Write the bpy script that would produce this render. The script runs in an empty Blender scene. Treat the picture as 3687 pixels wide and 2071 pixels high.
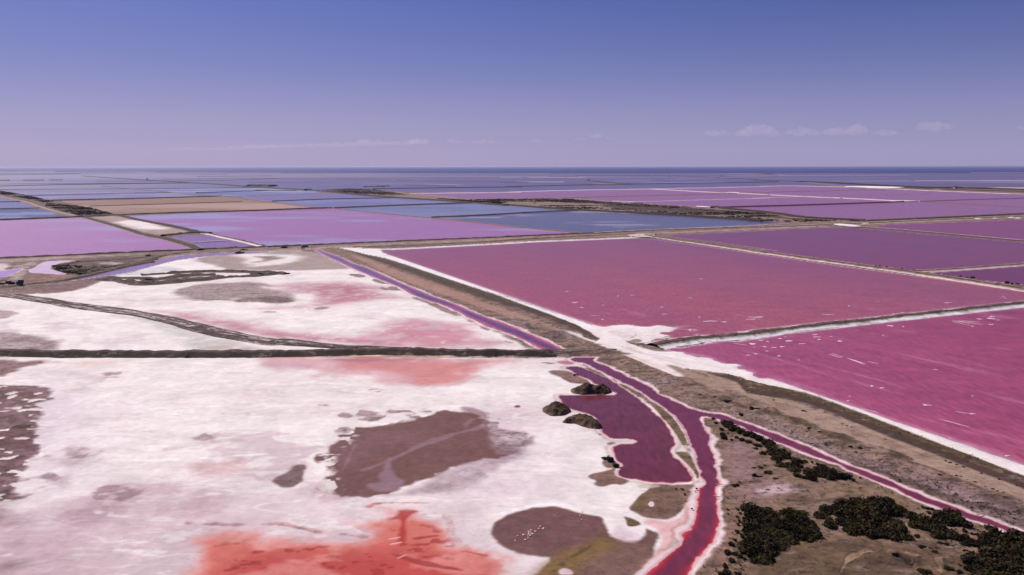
import bpy, math, random
import numpy as np
from mathutils import Matrix, Vector

random.seed(7); RS = np.random.RandomState(11)
S = bpy.context.scene
COL = S.collection

# ------------------------------------------------------------------ camera, sky, sun, exposure
H = 90.0; W_, H_ = 3687.0, 2071.0; F = 2839.0
PITCH = math.radians(8.75); ROLL = -0.0016
cam_d = bpy.data.cameras.new('camera'); cam = bpy.data.objects.new('camera', cam_d); COL.objects.link(cam)
cam_d.sensor_width = 36; cam_d.lens = 36*F/W_; cam_d.clip_start = 1; cam_d.clip_end = 900000
RM = Matrix.Rotation(math.pi/2-PITCH, 3, 'X') @ Matrix.Rotation(ROLL, 3, 'Z')
cam.matrix_world = Matrix.Translation((0, 0, H)) @ RM.to_4x4()
S.camera = cam

SUN_EL, SUN_AZ = math.radians(47), math.radians(-38)      # azimuth from +Y, negative = left
world = bpy.data.worlds.new('World'); S.world = world; world.use_nodes = True
nt = world.node_tree; nt.nodes.clear()
def N(nt, t, **k):
    n = nt.nodes.new(t)
    for a, b in k.items(): setattr(n, a, b)
    return n
out = N(nt, 'ShaderNodeOutputWorld'); bg = N(nt, 'ShaderNodeBackground'); bg.inputs['Strength'].default_value = 0.062
sky = N(nt, 'ShaderNodeTexSky', sky_type='NISHITA', sun_disc=False)
sky.sun_elevation = SUN_EL; sky.sun_rotation = SUN_AZ; sky.altitude = 0; sky.air_density = 1.0; sky.dust_density = 1.2; sky.ozone_density = 3.5
geo = N(nt, 'ShaderNodeTexCoord'); sep = N(nt, 'ShaderNodeSeparateXYZ')
tint = N(nt, 'ShaderNodeMix', data_type='RGBA', blend_type='MULTIPLY'); tint.inputs[0].default_value = 1
tint.inputs[7].default_value = (1.05, 0.84, 1.12, 1)
nt.links.new(geo.outputs['Generated'], sep.inputs[0])
nt.links.new(sky.outputs[0], tint.inputs[6])
# pale lavender haze put into the sky colour near the horizon, all round
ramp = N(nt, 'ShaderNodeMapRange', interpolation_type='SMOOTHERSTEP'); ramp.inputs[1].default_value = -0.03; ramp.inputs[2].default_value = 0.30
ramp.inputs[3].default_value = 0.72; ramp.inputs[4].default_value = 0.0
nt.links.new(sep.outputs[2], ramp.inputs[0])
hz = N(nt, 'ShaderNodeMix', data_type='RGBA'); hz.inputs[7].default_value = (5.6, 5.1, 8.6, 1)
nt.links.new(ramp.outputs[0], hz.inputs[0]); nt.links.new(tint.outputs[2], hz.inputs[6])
grad = N(nt, 'ShaderNodeValToRGB'); er = grad.color_ramp; er.interpolation = 'B_SPLINE'
er.elements[0].position = 0; er.elements[0].color = (.84, .87, .87, 1); er.elements[1].position = 1; er.elements[1].color = (.28, .39, .60, 1)
for p_, c_ in ((.10, (.77, .80, .84)), (.36, (.42, .485, .66)), (.66, (.28, .39, .60))):
    e_ = er.elements.new(p_); e_.color = (*c_, 1)
zs = N(nt, 'ShaderNodeMath', operation='MULTIPLY'); zs.inputs[1].default_value = 3.3; nt.links.new(sep.outputs[2], zs.inputs[0]); nt.links.new(zs.outputs[0], grad.inputs[0])
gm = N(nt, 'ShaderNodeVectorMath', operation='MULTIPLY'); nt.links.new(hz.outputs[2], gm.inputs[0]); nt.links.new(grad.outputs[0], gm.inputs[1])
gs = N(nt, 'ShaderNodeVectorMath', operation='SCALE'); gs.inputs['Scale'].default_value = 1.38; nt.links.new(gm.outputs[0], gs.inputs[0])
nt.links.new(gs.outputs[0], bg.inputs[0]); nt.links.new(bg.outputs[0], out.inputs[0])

sun_d = bpy.data.lights.new('sun', 'SUN'); sun_d.energy = 4.4; sun_d.angle = math.radians(0.5); sun_d.color = (1.0, 0.97, 0.84)
sun = bpy.data.objects.new('sun', sun_d); COL.objects.link(sun)
sd = Vector((math.sin(SUN_AZ)*math.cos(SUN_EL), math.cos(SUN_AZ)*math.cos(SUN_EL), math.sin(SUN_EL)))
sun.rotation_euler = (-sd).to_track_quat('-Z', 'Y').to_euler()
S.view_settings.view_transform = 'Standard'; S.view_settings.look = 'None'
S.view_settings.exposure = 0; S.view_settings.gamma = 1; S.view_settings.use_curve_mapping = False
S.cycles.volume_bounces = 3

# ------------------------------------------------------------------ survey helpers: photograph -> ground
TILE = {'O': (0, 0, 2576/3687), 'U0': (0, 560, 2.576), 'U1': (900, 560, 2.576), 'U2': (1800, 560, 2.576), 'U3': (2687, 560, 2.576),
        'M0': (0, 860, 2.576), 'M1': (900, 860, 2.576), 'M2': (1800, 860, 2.576), 'M3': (2687, 860, 2.576),
        'L0': (0, 1300, 1.877), 'L1': (900, 1300, 1.877), 'L2': (1800, 1300, 1.877), 'L3': (2687, 1300, 1.877),
        'Z0': (0, 920, 2576/300), 'S1': (2550, 1750, 2421/537), 'S2': (3087, 1700, 3.9), 'S3': (2500, 1480, 2576/600),
        'K2': (1750, 1160, 5.152), 'H0': (0, 590, 2576/900), 'H1': (900, 590, 2576/900), 'H2': (1800, 590, 2576/900),
        'H3': (2960, 620, 2576/727), 'N1': (820, 850, 6.44), 'B0': (1800, 1820, 5.765), 'R3': (3087, 900, 2576/600), 'G': (2550, 1180, 2576/300),
        'X': (0, 0, 1)}
def px(s):
    t = None; o = []
    for w in s.split():
        if w in TILE: t = TILE[w]; continue
        a, b = w.split(','); o.append((t[0]+float(a)/t[2], t[1]+float(b)/t[2]))
    return np.array(o)
R3 = np.array(RM)
def ground(p, z=0.0):
    p = np.atleast_2d(np.asarray(p, float))
    v = np.stack([(p[:, 0]-W_/2)/F, -(p[:, 1]-H_/2)/F, -np.ones(len(p))], 1) @ R3.T
    v[:, 2] = np.minimum(v[:, 2], -3e-4)
    t = (z-H)/v[:, 2]
    return np.stack([v[:, 0]*t, v[:, 1]*t], 1)
def chaikin(p, n=2, closed=True):
    for _ in range(n):
        if closed: q = np.roll(p, -1, 0)
        else: q = p[1:]
        a = p if closed else p[:-1]
        r = np.empty((len(a)*2, 2)); r[0::2] = .75*a+.25*q; r[1::2] = .25*a+.75*q
        p = r if closed else np.vstack([p[:1], r, p[-1:]])
    return p
def lin(c):
    c = np.asarray(c, float)/255
    return np.where(c <= .04045, c/12.92, ((c+.055)/1.055)**2.4)

# ------------------------------------------------------------------ numpy noise
def _h(ix, iy, s):
    h = (ix.astype(np.int64)*374761393 + iy.astype(np.int64)*668265263 + s*982451653) & 0xffffffff
    h = ((h ^ (h >> 13))*1274126177) & 0xffffffff
    return ((h ^ (h >> 16)) & 0xffffff)/float(0x7fffff)-1
def vn(x, y, s=0):
    ix = np.floor(x); iy = np.floor(y); fx = x-ix; fy = y-iy
    fx = fx*fx*(3-2*fx); fy = fy*fy*(3-2*fy)
    a = _h(ix, iy, s); b = _h(ix+1, iy, s); c = _h(ix, iy+1, s); d = _h(ix+1, iy+1, s)
    return (a*(1-fx)+b*fx)*(1-fy)+(c*(1-fx)+d*fx)*fy
def fbm(x, y, wl, octv=3, s=0, cell=None):
    r = 0; a = 1; t = 0
    for i in range(octv):
        n = vn(x/wl+13.7*i, y/wl-7.1*i, s+i)
        if cell is not None: n = n*np.clip(wl/(cell*1.2)-.6, 0, 1)
        r = r+a*n; t += a; a *= .55; wl *= .47
    return r/t*1.5
def sst(a, b, x):
    t = np.clip((x-a)/(b-a), 0, 1); return t*t*(3-2*t)
def sdf(px_, X, Y, margin):
    """signed distance (positive inside) for grid points near the polygon, else None outside its box"""
    x0, y0 = px_.min(0)-margin; x1, y1 = px_.max(0)+margin
    idx = np.nonzero((X > x0) & (X < x1) & (Y > y0) & (Y < y1))[0]
    if len(idx) == 0: return idx, None
    x = X[idx]; y = Y[idx]; d2 = np.full(len(idx), 1e18); ins = np.zeros(len(idx), bool)
    n = len(px_)
    for i in range(n):
        ax, ay = px_[i]; bx, by = px_[(i+1) % n]
        ex, ey = bx-ax, by-ay; L = ex*ex+ey*ey+1e-9
        t = np.clip(((x-ax)*ex+(y-ay)*ey)/L, 0, 1)
        dx = x-ax-t*ex; dy = y-ay-t*ey
        np.minimum(d2, dx*dx+dy*dy, out=d2)
        if ay != by:
            c = (ay > y) != (by > y)
            ins ^= c & (x < ex*(y-ay)/(by-ay)+ax)
    d = np.sqrt(d2)
    return idx, np.where(ins, d, -d)

# ------------------------------------------------------------------ materials
def principled(name):
    m = bpy.data.materials.new(name); m.use_nodes = True
    return m, m.node_tree, m.node_tree.nodes['Principled BSDF']
def land_material():
    m, t, b = principled('weathered_ground')
    at = N(t, 'ShaderNodeAttribute', attribute_name='Col'); tx = N(t, 'ShaderNodeAttribute', attribute_name='tex')
    tc = N(t, 'ShaderNodeNewGeometry')
    n1 = N(t, 'ShaderNodeTexNoise'); n1.inputs['Scale'].default_value = .35; n1.inputs['Detail'].default_value = 9; n1.inputs['Roughness'].default_value = .72
    n2 = N(t, 'ShaderNodeTexNoise'); n2.inputs['Scale'].default_value = .06; n2.inputs['Detail'].default_value = 6; n2.inputs['Roughness'].default_value = .6; n2.inputs['Distortion'].default_value = .8
    for n in (n1, n2): t.links.new(tc.outputs['Position'], n.inputs['Vector'])
    # soil: strong mottling; salt: faint
    mr = N(t, 'ShaderNodeMapRange'); mr.inputs[1].default_value = .36; mr.inputs[2].default_value = .62; mr.inputs[3].default_value = -1; mr.inputs[4].default_value = 1
    t.links.new(n1.outputs[0], mr.inputs[0])
    amp = N(t, 'ShaderNodeMath', operation='MULTIPLY_ADD'); amp.inputs[1].default_value = .42; amp.inputs[2].default_value = .05
    t.links.new(tx.outputs['Fac'], amp.inputs[0])
    f = N(t, 'ShaderNodeMath', operation='MULTIPLY_ADD'); f.inputs[2].default_value = 1
    t.links.new(mr.outputs[0], f.inputs[0]); t.links.new(amp.outputs[0], f.inputs[1])
    mul = N(t, 'ShaderNodeVectorMath', operation='SCALE'); t.links.new(at.outputs['Color'], mul.inputs[0]); t.links.new(f.outputs[0], mul.inputs['Scale'])
    mr2 = N(t, 'ShaderNodeMapRange'); mr2.inputs[1].default_value = .35; mr2.inputs[2].default_value = .65; mr2.inputs[3].default_value = .9; mr2.inputs[4].default_value = 1.08
    t.links.new(n2.outputs[0], mr2.inputs[0])
    mul2 = N(t, 'ShaderNodeVectorMath', operation='SCALE'); t.links.new(mul.outputs[0], mul2.inputs[0]); t.links.new(mr2.outputs[0], mul2.inputs['Scale'])
    def speck(scale, stretch, lo, hi, col, amt, prev, det=5):
        mp = N(t, 'ShaderNodeMapping'); mp.inputs['Scale'].default_value = stretch; ns = N(t, 'ShaderNodeTexNoise'); ns.inputs['Scale'].default_value = scale; ns.inputs['Detail'].default_value = det; ns.inputs['Roughness'].default_value = .65
        t.links.new(tc.outputs['Position'], mp.inputs['Vector']); t.links.new(mp.outputs[0], ns.inputs['Vector'])
        q = N(t, 'ShaderNodeMapRange', interpolation_type='SMOOTHSTEP'); q.inputs[1].default_value = lo; q.inputs[2].default_value = hi; q.inputs[4].default_value = amt; t.links.new(ns.outputs[0], q.inputs[0])
        w = N(t, 'ShaderNodeMapRange'); w.inputs[1].default_value = .12; w.inputs[2].default_value = .7; t.links.new(tx.outputs['Fac'], w.inputs[0])
        f_ = N(t, 'ShaderNodeMath', operation='MULTIPLY'); t.links.new(q.outputs[0], f_.inputs[0]); t.links.new(w.outputs[0], f_.inputs[1])
        mx = N(t, 'ShaderNodeMix', data_type='RGBA'); mx.inputs[7].default_value = (*lin(col), 1); t.links.new(f_.outputs[0], mx.inputs[0]); t.links.new(prev, mx.inputs[6]); return mx.outputs[2]
    o_ = speck(.13, (.6, 1.2, 1), .50, .60, (72, 52, 44), .68, mul2.outputs[0], 8)
    o_ = speck(.22, (.7, 1.2, 1), .55, .66, (170, 146, 150), .34, o_, 8)
    o_ = speck(.6, (1, 1, 1), .54, .62, (46, 32, 28), .75, o_, 4)
    t.links.new(o_, b.inputs['Base Color'])
    b.inputs['Roughness'].default_value = .9; b.inputs['Specular IOR Level'].default_value = .25
    bp = N(t, 'ShaderNodeBump'); bp.inputs['Distance'].default_value = .5
    st = N(t, 'ShaderNodeMath', operation='MULTIPLY_ADD'); st.inputs[1].default_value = .75; st.inputs[2].default_value = .07
    t.links.new(tx.outputs['Fac'], st.inputs[0]); t.links.new(st.outputs[0], bp.inputs['Strength']); t.links.new(n1.outputs[0], bp.inputs['Height'])
    t.links.new(bp.outputs[0], b.inputs['Normal'])
    return m
def water_material():
    m, t, b = principled('brine_water')
    at = N(t, 'ShaderNodeAttribute', attribute_name='Col'); ro = N(t, 'ShaderNodeAttribute', attribute_name='tex')
    tc = N(t, 'ShaderNodeNewGeometry')
    mp = N(t, 'ShaderNodeMapping'); mp.inputs['Rotation'].default_value = (0, 0, math.radians(25)); mp.inputs['Scale'].default_value = (.5, .14, 1)
    n1 = N(t, 'ShaderNodeTexNoise'); n1.inputs['Scale'].default_value = 1.0; n1.inputs['Detail'].default_value = 6; n1.inputs['Roughness'].default_value = .6
    t.links.new(tc.outputs['Position'], mp.inputs['Vector']); t.links.new(mp.outputs[0], n1.inputs['Vector'])
    mr = N(t, 'ShaderNodeMapRange'); mr.inputs[1].default_value = .3; mr.inputs[2].default_value = .7; mr.inputs[3].default_value = .78; mr.inputs[4].default_value = 1.22
    t.links.new(n1.outputs[0], mr.inputs[0])
    mul = N(t, 'ShaderNodeVectorMath', operation='SCALE'); t.links.new(at.outputs['Color'], mul.inputs[0]); t.links.new(mr.outputs[0], mul.inputs['Scale'])
    t.links.new(mul.outputs[0], b.inputs['Base Color'])
    t.links.new(ro.outputs['Fac'], b.inputs['Roughness'])
    b.inputs['IOR'].default_value = 1.33; b.inputs['Specular IOR Level'].default_value = .38
    bp = N(t, 'ShaderNodeBump'); bp.inputs['Strength'].default_value = .25; bp.inputs['Distance'].default_value = .3
    t.links.new(n1.outputs[0], bp.inputs['Height']); t.links.new(bp.outputs[0], b.inputs['Normal'])
    return m
def plain(name, c, rough=.85, var=.25, scale=2.0):
    m, t, b = principled(name)
    tc = N(t, 'ShaderNodeNewGeometry'); n1 = N(t, 'ShaderNodeTexNoise'); n1.inputs['Scale'].default_value = scale; n1.inputs['Detail'].default_value = 6
    t.links.new(tc.outputs['Position'], n1.inputs['Vector'])
    r = N(t, 'ShaderNodeMix', data_type='RGBA'); c = lin(c)
    r.inputs[6].default_value = (*[x*(1-var) for x in c], 1); r.inputs[7].default_value = (*[min(1, x*(1+var)) for x in c], 1)
    t.links.new(n1.outputs[0], r.inputs[0]); t.links.new(r.outputs[2], b.inputs['Base Color']); b.inputs['Roughness'].default_value = rough
    b.inputs['Specular IOR Level'].default_value = .3
    return m
M_LAND = land_material(); M_WATER = water_material(); M_SEA = water_material(); M_SEA.name = 'open_sea'; M_SEA.node_tree.nodes['Principled BSDF'].inputs['Specular IOR Level'].default_value = .12

def mesh_obj(name, verts, faces, mat, col=None, tex=None, smooth=True):
    me = bpy.data.meshes.new(name)
    verts = np.asarray(verts, np.float32); faces = np.asarray(faces, np.int32)
    k = faces.shape[1]
    me.vertices.add(len(verts)); me.vertices.foreach_set('co', verts.ravel())
    me.loops.add(faces.size); me.loops.foreach_set('vertex_index', faces.ravel())
    me.polygons.add(len(faces)); me.polygons.foreach_set('loop_start', np.arange(0, faces.size, k, dtype=np.int32))
    me.polygons.foreach_set('use_smooth', np.full(len(faces), smooth))
    me.update(calc_edges=True)
    if col is not None and mat is M_LAND:
        q_ = np.clip(1.1-np.asarray(col).mean(1)*1.6, 0, 1)[:, None]; col = col*(1+q_*(np.array([.90, .79, .76])-1))
    if col is not None:
        a = me.attributes.new('Col', 'FLOAT_COLOR', 'POINT'); c = np.ones((len(verts), 4), np.float32); c[:, :3] = col; a.data.foreach_set('color', c.ravel())
    if tex is not None:
        a = me.attributes.new('tex', 'FLOAT', 'POINT'); a.data.foreach_set('value', np.broadcast_to(np.asarray(tex, np.float32), (len(verts),)).copy())
    me.materials.append(mat)
    o = bpy.data.objects.new(name, me); COL.objects.link(o); return o
def tag(o, label=None, cat=None, group=None, kind=None):
    for k, v in (('label', label), ('category', cat), ('group', group), ('kind', kind)):
        if v: o[k] = v
    return o

# ------------------------------------------------------------------ survey grid (finer near the viewpoint, coarser far off)
STEP = 0.85
du = STEP/788; dinv = STEP/(788*H)
inv = np.arange(1/128.0, 1/64000.0, -dinv)
dist = np.concatenate([1/inv, [110000, 220000]]); u = np.arange(-.80, .80, du)
nr, nc = len(dist), len(u)
DY, UU = np.meshgrid(dist, u, indexing='ij')
X = (DY*UU).ravel(); Y = DY.ravel(); CELL = (DY*DY*dinv).ravel()+.05
NV = len(X)
wx = fbm(X, Y, 40, 3, 1, CELL); wy = fbm(X, Y, 14, 4, 5, CELL); ws = fbm(X, Y, 5, 5, 9, CELL); wl = fbm(X, Y, 160, 3, 21, CELL); fl = fbm(X*.5, Y*.85, 4.2, 3, 401, CELL); f2 = fbm(X*.7, Y*1.0, 2.6, 3, 431, CELL)
print('grid', nr, nc, NV)
C = np.empty((NV, 3)); C[:] = lin((132, 108, 106)); T = np.ones(NV); HGT = np.zeros(NV)

def poly(s, smooth=2):
    p = px(s)
    if smooth: p = chaikin(p, smooth)
    return ground(p)
def paint(s, c, soft=2, warp=(0, 0, 0), k=1.0, tex=None, smooth=2, hole=None, out=None, height=None):
    """warp = metres of wobble from the 40 m, 14 m and 5 m noise; hole=(threshold, softness, field) breaks the patch up"""
    P = poly(s, smooth) if isinstance(s, str) else s
    idx, d = sdf(P, X, Y, soft+sum(warp)*1.5+1)
    if d is None: return
    d = d+warp[0]*wx[idx]+warp[1]*wy[idx]+warp[2]*ws[idx]
    m = sst(-soft, soft, d)*k
    if hole is not None:
        m = m*sst(hole[0]-hole[1], hole[0]+hole[1], hole[2][idx])
    m = m[:, None]
    C[idx] = C[idx]*(1-m)+lin(c)*m
    if tex is not None: T[idx] = T[idx]*(1-m[:, 0])+tex*m[:, 0]
    if height is not None: HGT[idx] += height*m[:, 0]
def dots(s, c, r, soft=1, warp=(0, 1, .6), k=1, tex=None, hole=None):
    """s: tile + x,y,rx,ry quadruples written as x,y rx,ry"""
    ws_ = s.split(); t = ws_[0]; ws_ = ws_[1:]
    for i in range(0, len(ws_), 2):
        x, y = map(float, ws_[i].split(',')); rx, ry = map(float, ws_[i+1].split(','))
        a = np.linspace(0, 2*math.pi, 20, endpoint=False)
        q = ' '.join('%.2f,%.2f' % (x+rx*math.cos(v), y+ry*math.sin(v)) for v in a)
        paint(t+' '+q, c, soft*r, tuple(w*r for w in warp), k, tex, 0, hole)

WHITE = (236, 221, 221); LILAC = (214, 190, 203); MUD = (112, 78, 84); SOIL = (146, 118, 115); TAN = (172, 134, 122); OLIVE = (104, 84, 62); DARK = (84, 64, 60)

# ---- far land
paint('X -900,640 4600,640 4600,1010 -900,1010', (126, 102, 108), 10, smooth=0)
# ---- the road belt across the middle distance
paint('X -900,930 0,934 720,905 1400,868 1860,848 2440,826 3687,768 4600,725 4600,745 3687,790 2440,850 1860,873 1400,892 1200,895 720,925 0,960 -900,965', (142, 118, 112), 6, smooth=0)
paint('X -900,946 0,946 600,922 1400,878 1900,857 2440,836 3687,779 4600,735 4600,739 3687,784 2440,841 1900,862 1400,883 600,928 0,951 -900,952', (176, 150, 146), 4, (0, 1.5, 1), smooth=0)
# ---- basin behind the dark dyke
paint('M0 -2000,470 0,500 300,512 640,500 920,415 950,375 1100,345 1500,235 1750,180 2300,128 2576,112 M1 200,118 560,112 900,260 1400,450 1900,680 2500,940 M2 200,1000 400,1050 0,1100 M1 0,1100 M0 2576,1100 0,1080 -2000,1080', WHITE, 3, (2, 2, 1), tex=.06, smooth=1)
paint('M0 1790,205 1900,160 2300,128 2576,112 M1 200,118 560,112 700,170 850,230 950,282 700,290 440,298 0,300 M0 2300,298 2100,285 1950,245', (170, 150, 150), 6, (4, 4, 2), tex=.25)
paint('M0 2150,140 2576,125 M1 0,140 300,145 480,165 380,215 250,245 0,262 M0 2400,240 2200,215 2300,190 2100,165', WHITE, 8, (6, 6, 3), .9, tex=.1)
paint('M1 0,170 250,160 300,180 180,215 0,225 M0 2450,200 2400,175', (128, 104, 104), 5, (5, 5, 3), .8, tex=.7)
paint('M0 1000,350 1300,295 1500,260 1750,290 1500,315 1320,335 1200,345', (205, 198, 206), 6, (3, 3, 1))
paint('M0 1600,500 1650,462 1900,425 2300,402 2450,420 2576,455 M1 0,440 150,450 260,490 400,540 510,590 400,605 230,615 0,600 M0 2420,600 2300,560 2100,585 1900,590 1650,545', (166, 147, 150), 5, (5, 5, 3), tex=.45)
paint('M0 1850,575 2300,555 2500,540 M1 0,560 250,540 480,580 420,605 230,612 0,600 M0 2350,605 2200,580', (110, 86, 88), 4, (5, 5, 3), .8, tex=.9)
paint('M0 200,470 500,440 800,405 930,402 820,440 650,500 400,522 220,500', (140, 104, 106), 3, (3, 4, 2), tex=.7)
paint('M0 -900,470 0,470 250,480 400,510 200,530 0,525 -900,500', (140, 112, 112), 3, (2, 4, 2), tex=.8)
paint('M0 -900,880 0,880 200,900 430,910 590,960 560,1010 540,1030 300,1045 0,1045 -900,1045', (158, 136, 142), 4, (3, 4, 2), tex=.45)
paint('M0 -900,640 0,660 100,680 150,700 60,745 0,745 -900,700', (165, 140, 145), 4, (3, 4, 2), tex=.4)
paint('M0 850,690 1400,745 1750,830 2100,930 2400,1010 2576,1040 M1 300,1050 0,1052 M0 1700,1052 1730,990 1760,940 1560,880 1390,830 1450,800', (206, 197, 196), 4, (3, 3, 1.5), tex=.05)
paint('M0 2000,960 2576,1045 2576,1052 1800,1052', (196, 176, 172), 8, (3, 3, 1), .7, tex=.05)
PK = (190, 128, 148)
paint('M1 120,440 600,425 880,405 1060,438 1300,428 1320,436 1180,465 1110,485 1240,545 1480,538 1480,548 1200,575 1000,600 700,630 400,662 0,665 M0 2300,655 2500,648 M1 300,645 600,615 680,560 550,500 300,465', (198, 142, 160), 16, (6, 6, 3), .95, tex=.04)
paint('M1 450,445 880,425 1050,455 1150,540 900,575 760,585 640,520', (182, 112, 134), 14, (6, 6, 3), .9, tex=.04)
paint('M0 1250,655 1600,675 2000,730 2576,850 M1 0,810 300,862 700,900 1080,915 1100,860 1250,780 1500,745 1700,775 2000,795 2150,782 2000,835 2100,900 2300,960 2280,1005 2000,1010 1700,1030 1300,1012 900,975 500,955 200,935 0,905 M0 2576,935 2300,870 2000,790 1600,715', (205, 150, 168), 12, (5, 5, 2), .95, tex=.04)
paint('M0 1500,690 2000,760 2576,885 M1 0,845 300,885 700,925 1100,960 1400,985 1800,1000 1700,1012 1300,1005 900,968 500,948 200,925 0,890', (184, 120, 142), 6, (3, 3, 1), .8, tex=.04)
paint('M1 1500,840 1900,850 2100,920 1900,1000 1500,960 1300,920', (202, 132, 150), 14, (6, 6, 3), .7, tex=.04)
for q in ('M1 890,335 1000,325 1090,345 1020,370', 'M1 1120,370 1250,385 1330,415 1250,425 1150,405', 'M1 1190,460 1240,450 1290,470 1280,482 1220,478', 'M1 1260,450 1330,440 1420,478 1360,485 1300,478',
          'M1 1480,545 1560,540 1700,580 1850,640 1960,725 1880,715 1740,650 1640,600', 'M1 2005,755 2060,760 2080,780 2030,778', 'M1 2130,805 2200,815 2240,850 2180,845',
          'K2 -80,60 40,60 90,130 60,160 0,155 -60,120', 'K2 265,245 340,245 500,280 610,330 540,340 400,320', 'K2 300,355 400,360 540,390 440,400', 'K2 560,365 640,360 720,390 640,398', 'K2 790,475 870,460 1000,505 960,515 880,505',
          'M1 580,662 640,640 760,640 690,665', 'M1 120,680 250,680 240,692 140,690', 'M0 2440,685 2560,682 2540,692'):
    paint(q, (150, 128, 130), 1.2, (0, .8, .6), tex=.5)
# vegetated tongue left of the purple ditch, salt ponds by the machine
paint('M0 -900,180 0,180 1400,120 1900,100 1700,140 1500,165 1200,250 900,320 650,370 300,440 0,470 -900,480', (134, 108, 104), 3, (2, 3, 1), tex=.8)
paint('M0 -900,215 0,200 700,160 1500,140 1000,170 400,200 250,215 0,222 -900,240', (178, 150, 150), 3, (2, 3, 2), .9, tex=.4)
paint('M0 470,255 530,225 900,190 1380,150 1500,150 1430,190 1250,225 1000,270 800,330 700,345 600,320 500,290', (92, 72, 68), 4, (2, 5, 3), .95, tex=1, hole=(-.25, .3, wy))
paint('M0 900,225 1100,222 1150,240 950,250', (200, 180, 190), 3, (0, 3, 2), .8)
paint('M0 250,360 500,330 700,345 500,400 250,430', (158, 112, 100), 3, (2, 4, 2), .7, tex=.7)
paint('M0 -900,230 0,235 110,240 60,290 0,300 -900,310', (222, 200, 210), 4, (2, 5, 3), .9, tex=.2)
paint('M0 90,265 250,235 300,215 330,230 260,290 200,400 120,400 60,330', (178, 158, 155), 2, (1, 4, 4), .9, tex=.9)
# ---- foreground basin
paint('M0 -2000,1100 0,1105 2576,1108 M1 1500,1105 2576,1118 M2 300,1112 600,1095 700,1130 L2 640,70 800,160 950,250 1150,350 1300,620 1380,800 1400,1000 1300,1160 1100,1447 980,1700 L0 -900,1800', WHITE, 2, (0, 1, 1), tex=.06, smooth=1)
paint('L0 -900,900 0,950 600,800 1100,850 1877,900 L1 900,950 1400,960 1700,1050 1500,1700 L0 -900,1800', (206, 178, 188), 26, (12, 8, 2), .85, tex=.06)
paint('L0 0,60 500,60 700,200 600,500 900,700 500,1000 0,1100', (216, 194, 206), 16, (14, 8, 3), .7, tex=.08)
paint('L0 300,900 900,880 1100,1000 700,1130 400,1100', (180, 150, 164), 12, (8, 6, 3), .7, tex=.08)
paint('L1 1500,400 1877,300 L2 200,650 500,900 0,950 L1 1500,900 1650,700', (218, 194, 204), 12, (8, 6, 3), .65, tex=.08)
m = np.clip(fbm(X*.55, Y*1.3, 46, 4, 31, CELL)*1.1-.05, 0, 1)[:, None]*(T[:, None] < .2)
C = C*(1-.40*m)+lin((196, 168, 176))*.40*m
m = np.clip(1-abs(fbm(X*.45+wy*3, Y*1.6+wx*6, 24, 3, 77, CELL))*9, 0, 1)[:, None]*(T[:, None] < .2)
C = C*(1-.2*m)+lin((178, 148, 160))*.2*m
m = np.clip(1-abs(fbm(X*.5+40, Y*1.7+wx*5, 16, 3, 99, CELL))*10, 0, 1)[:, None]*(T[:, None] < .2)
C = C*(1-.35*m)+lin((250, 242, 242))*.35*m
paint('L0 -900,900 0,1000 300,1000 800,1050 1000,1200 1100,1600 -900,1800', (194, 164, 176), 16, (10, 8, 3), .7, tex=.1)
paint('L0 350,60 850,70 900,120 500,230 420,200', (206, 184, 190), 6, (6, 6, 3), .7, tex=.1)
paint('L0 400,560 620,580 640,700 420,1000 300,950 350,700', (190, 164, 176), 6, (6, 6, 4), .7, tex=.15)
paint('L0 500,1000 800,1020 700,1100 300,1080', (176, 146, 160), 7, (6, 5, 3), .75, tex=.15)
paint('L0 750,830 1100,835 1150,900 900,960 700,900', (200, 174, 182), 6, (5, 4, 2), .7, tex=.1)
paint('L0 -900,0 2500,0 2500,1700 -900,1700', (196, 166, 176), 4, (0, 0, 0), .55, tex=None, smooth=0, hole=(.36, .16, .6*wx+.5*wy+.4*fl-.35*sst(235, 320, Y)))
paint('L0 -900,0 2500,0 2500,1700 -900,1700', (248, 238, 238), 4, (0, 0, 0), .35, tex=None, smooth=0, hole=(.5, .12, .5*wl+.9*fl))
paint('M0 -900,520 2576,300 M1 2576,1000 M0 0,1050', (206, 184, 192), 4, (0, 0, 0), .5, tex=None, smooth=0, hole=(.32, .18, .6*wx+.5*wy+.4*fl))
paint('L0 -900,0 0,0 370,8 240,40 160,65 100,90 0,125 -900,140', (148, 116, 124), 2.5, (3, 3, 2), tex=.5)
paint('L0 -900,80 0,80 130,60 160,70 100,92 0,125 -900,140', (150, 104, 98), 2.5, (3, 3, 2), .8, tex=.5)
paint('L0 -900,150 0,155 200,160 380,170 400,200 340,235 375,262 270,280 250,330 305,375 270,410 200,420 190,500 260,545 345,610 270,650 220,730 225,830 130,900 200,900 295,900 280,950 150,975 0,985 -900,1000', (136, 104, 116), 1.6, (4, 4, 2), tex=.5, hole=(-.75, .12, ws*.5+wy*.7))
paint('L0 -900,180 100,185 250,190 260,330 200,420 180,480 290,590 220,650 190,830 100,900 200,940 0,970 -900,980', (112, 76, 82), 2, (4, 4, 2), .85, tex=.6, hole=(-.15, .3, ws*.6+wy*.8))
paint('L0 70,455 130,438 215,445 200,462 110,465', (78, 56, 46), .7, (0, 1, .5), tex=.6)
paint('L0 -900,990 0,990 150,1005 90,1060 0,1150 -900,1180', (140, 110, 124), 7, (3, 4, 3), .85, tex=.3)
paint('L0 30,1225 190,1195 150,1245 60,1270 0,1290', (142, 112, 124), 3, (3, 3, 2), .9, tex=.3)
paint('L0 -900,1370 0,1380 150,1375 60,1420 0,1430 -900,1440', (150, 122, 134), 5, (3, 3, 2), .8, tex=.3)
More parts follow.
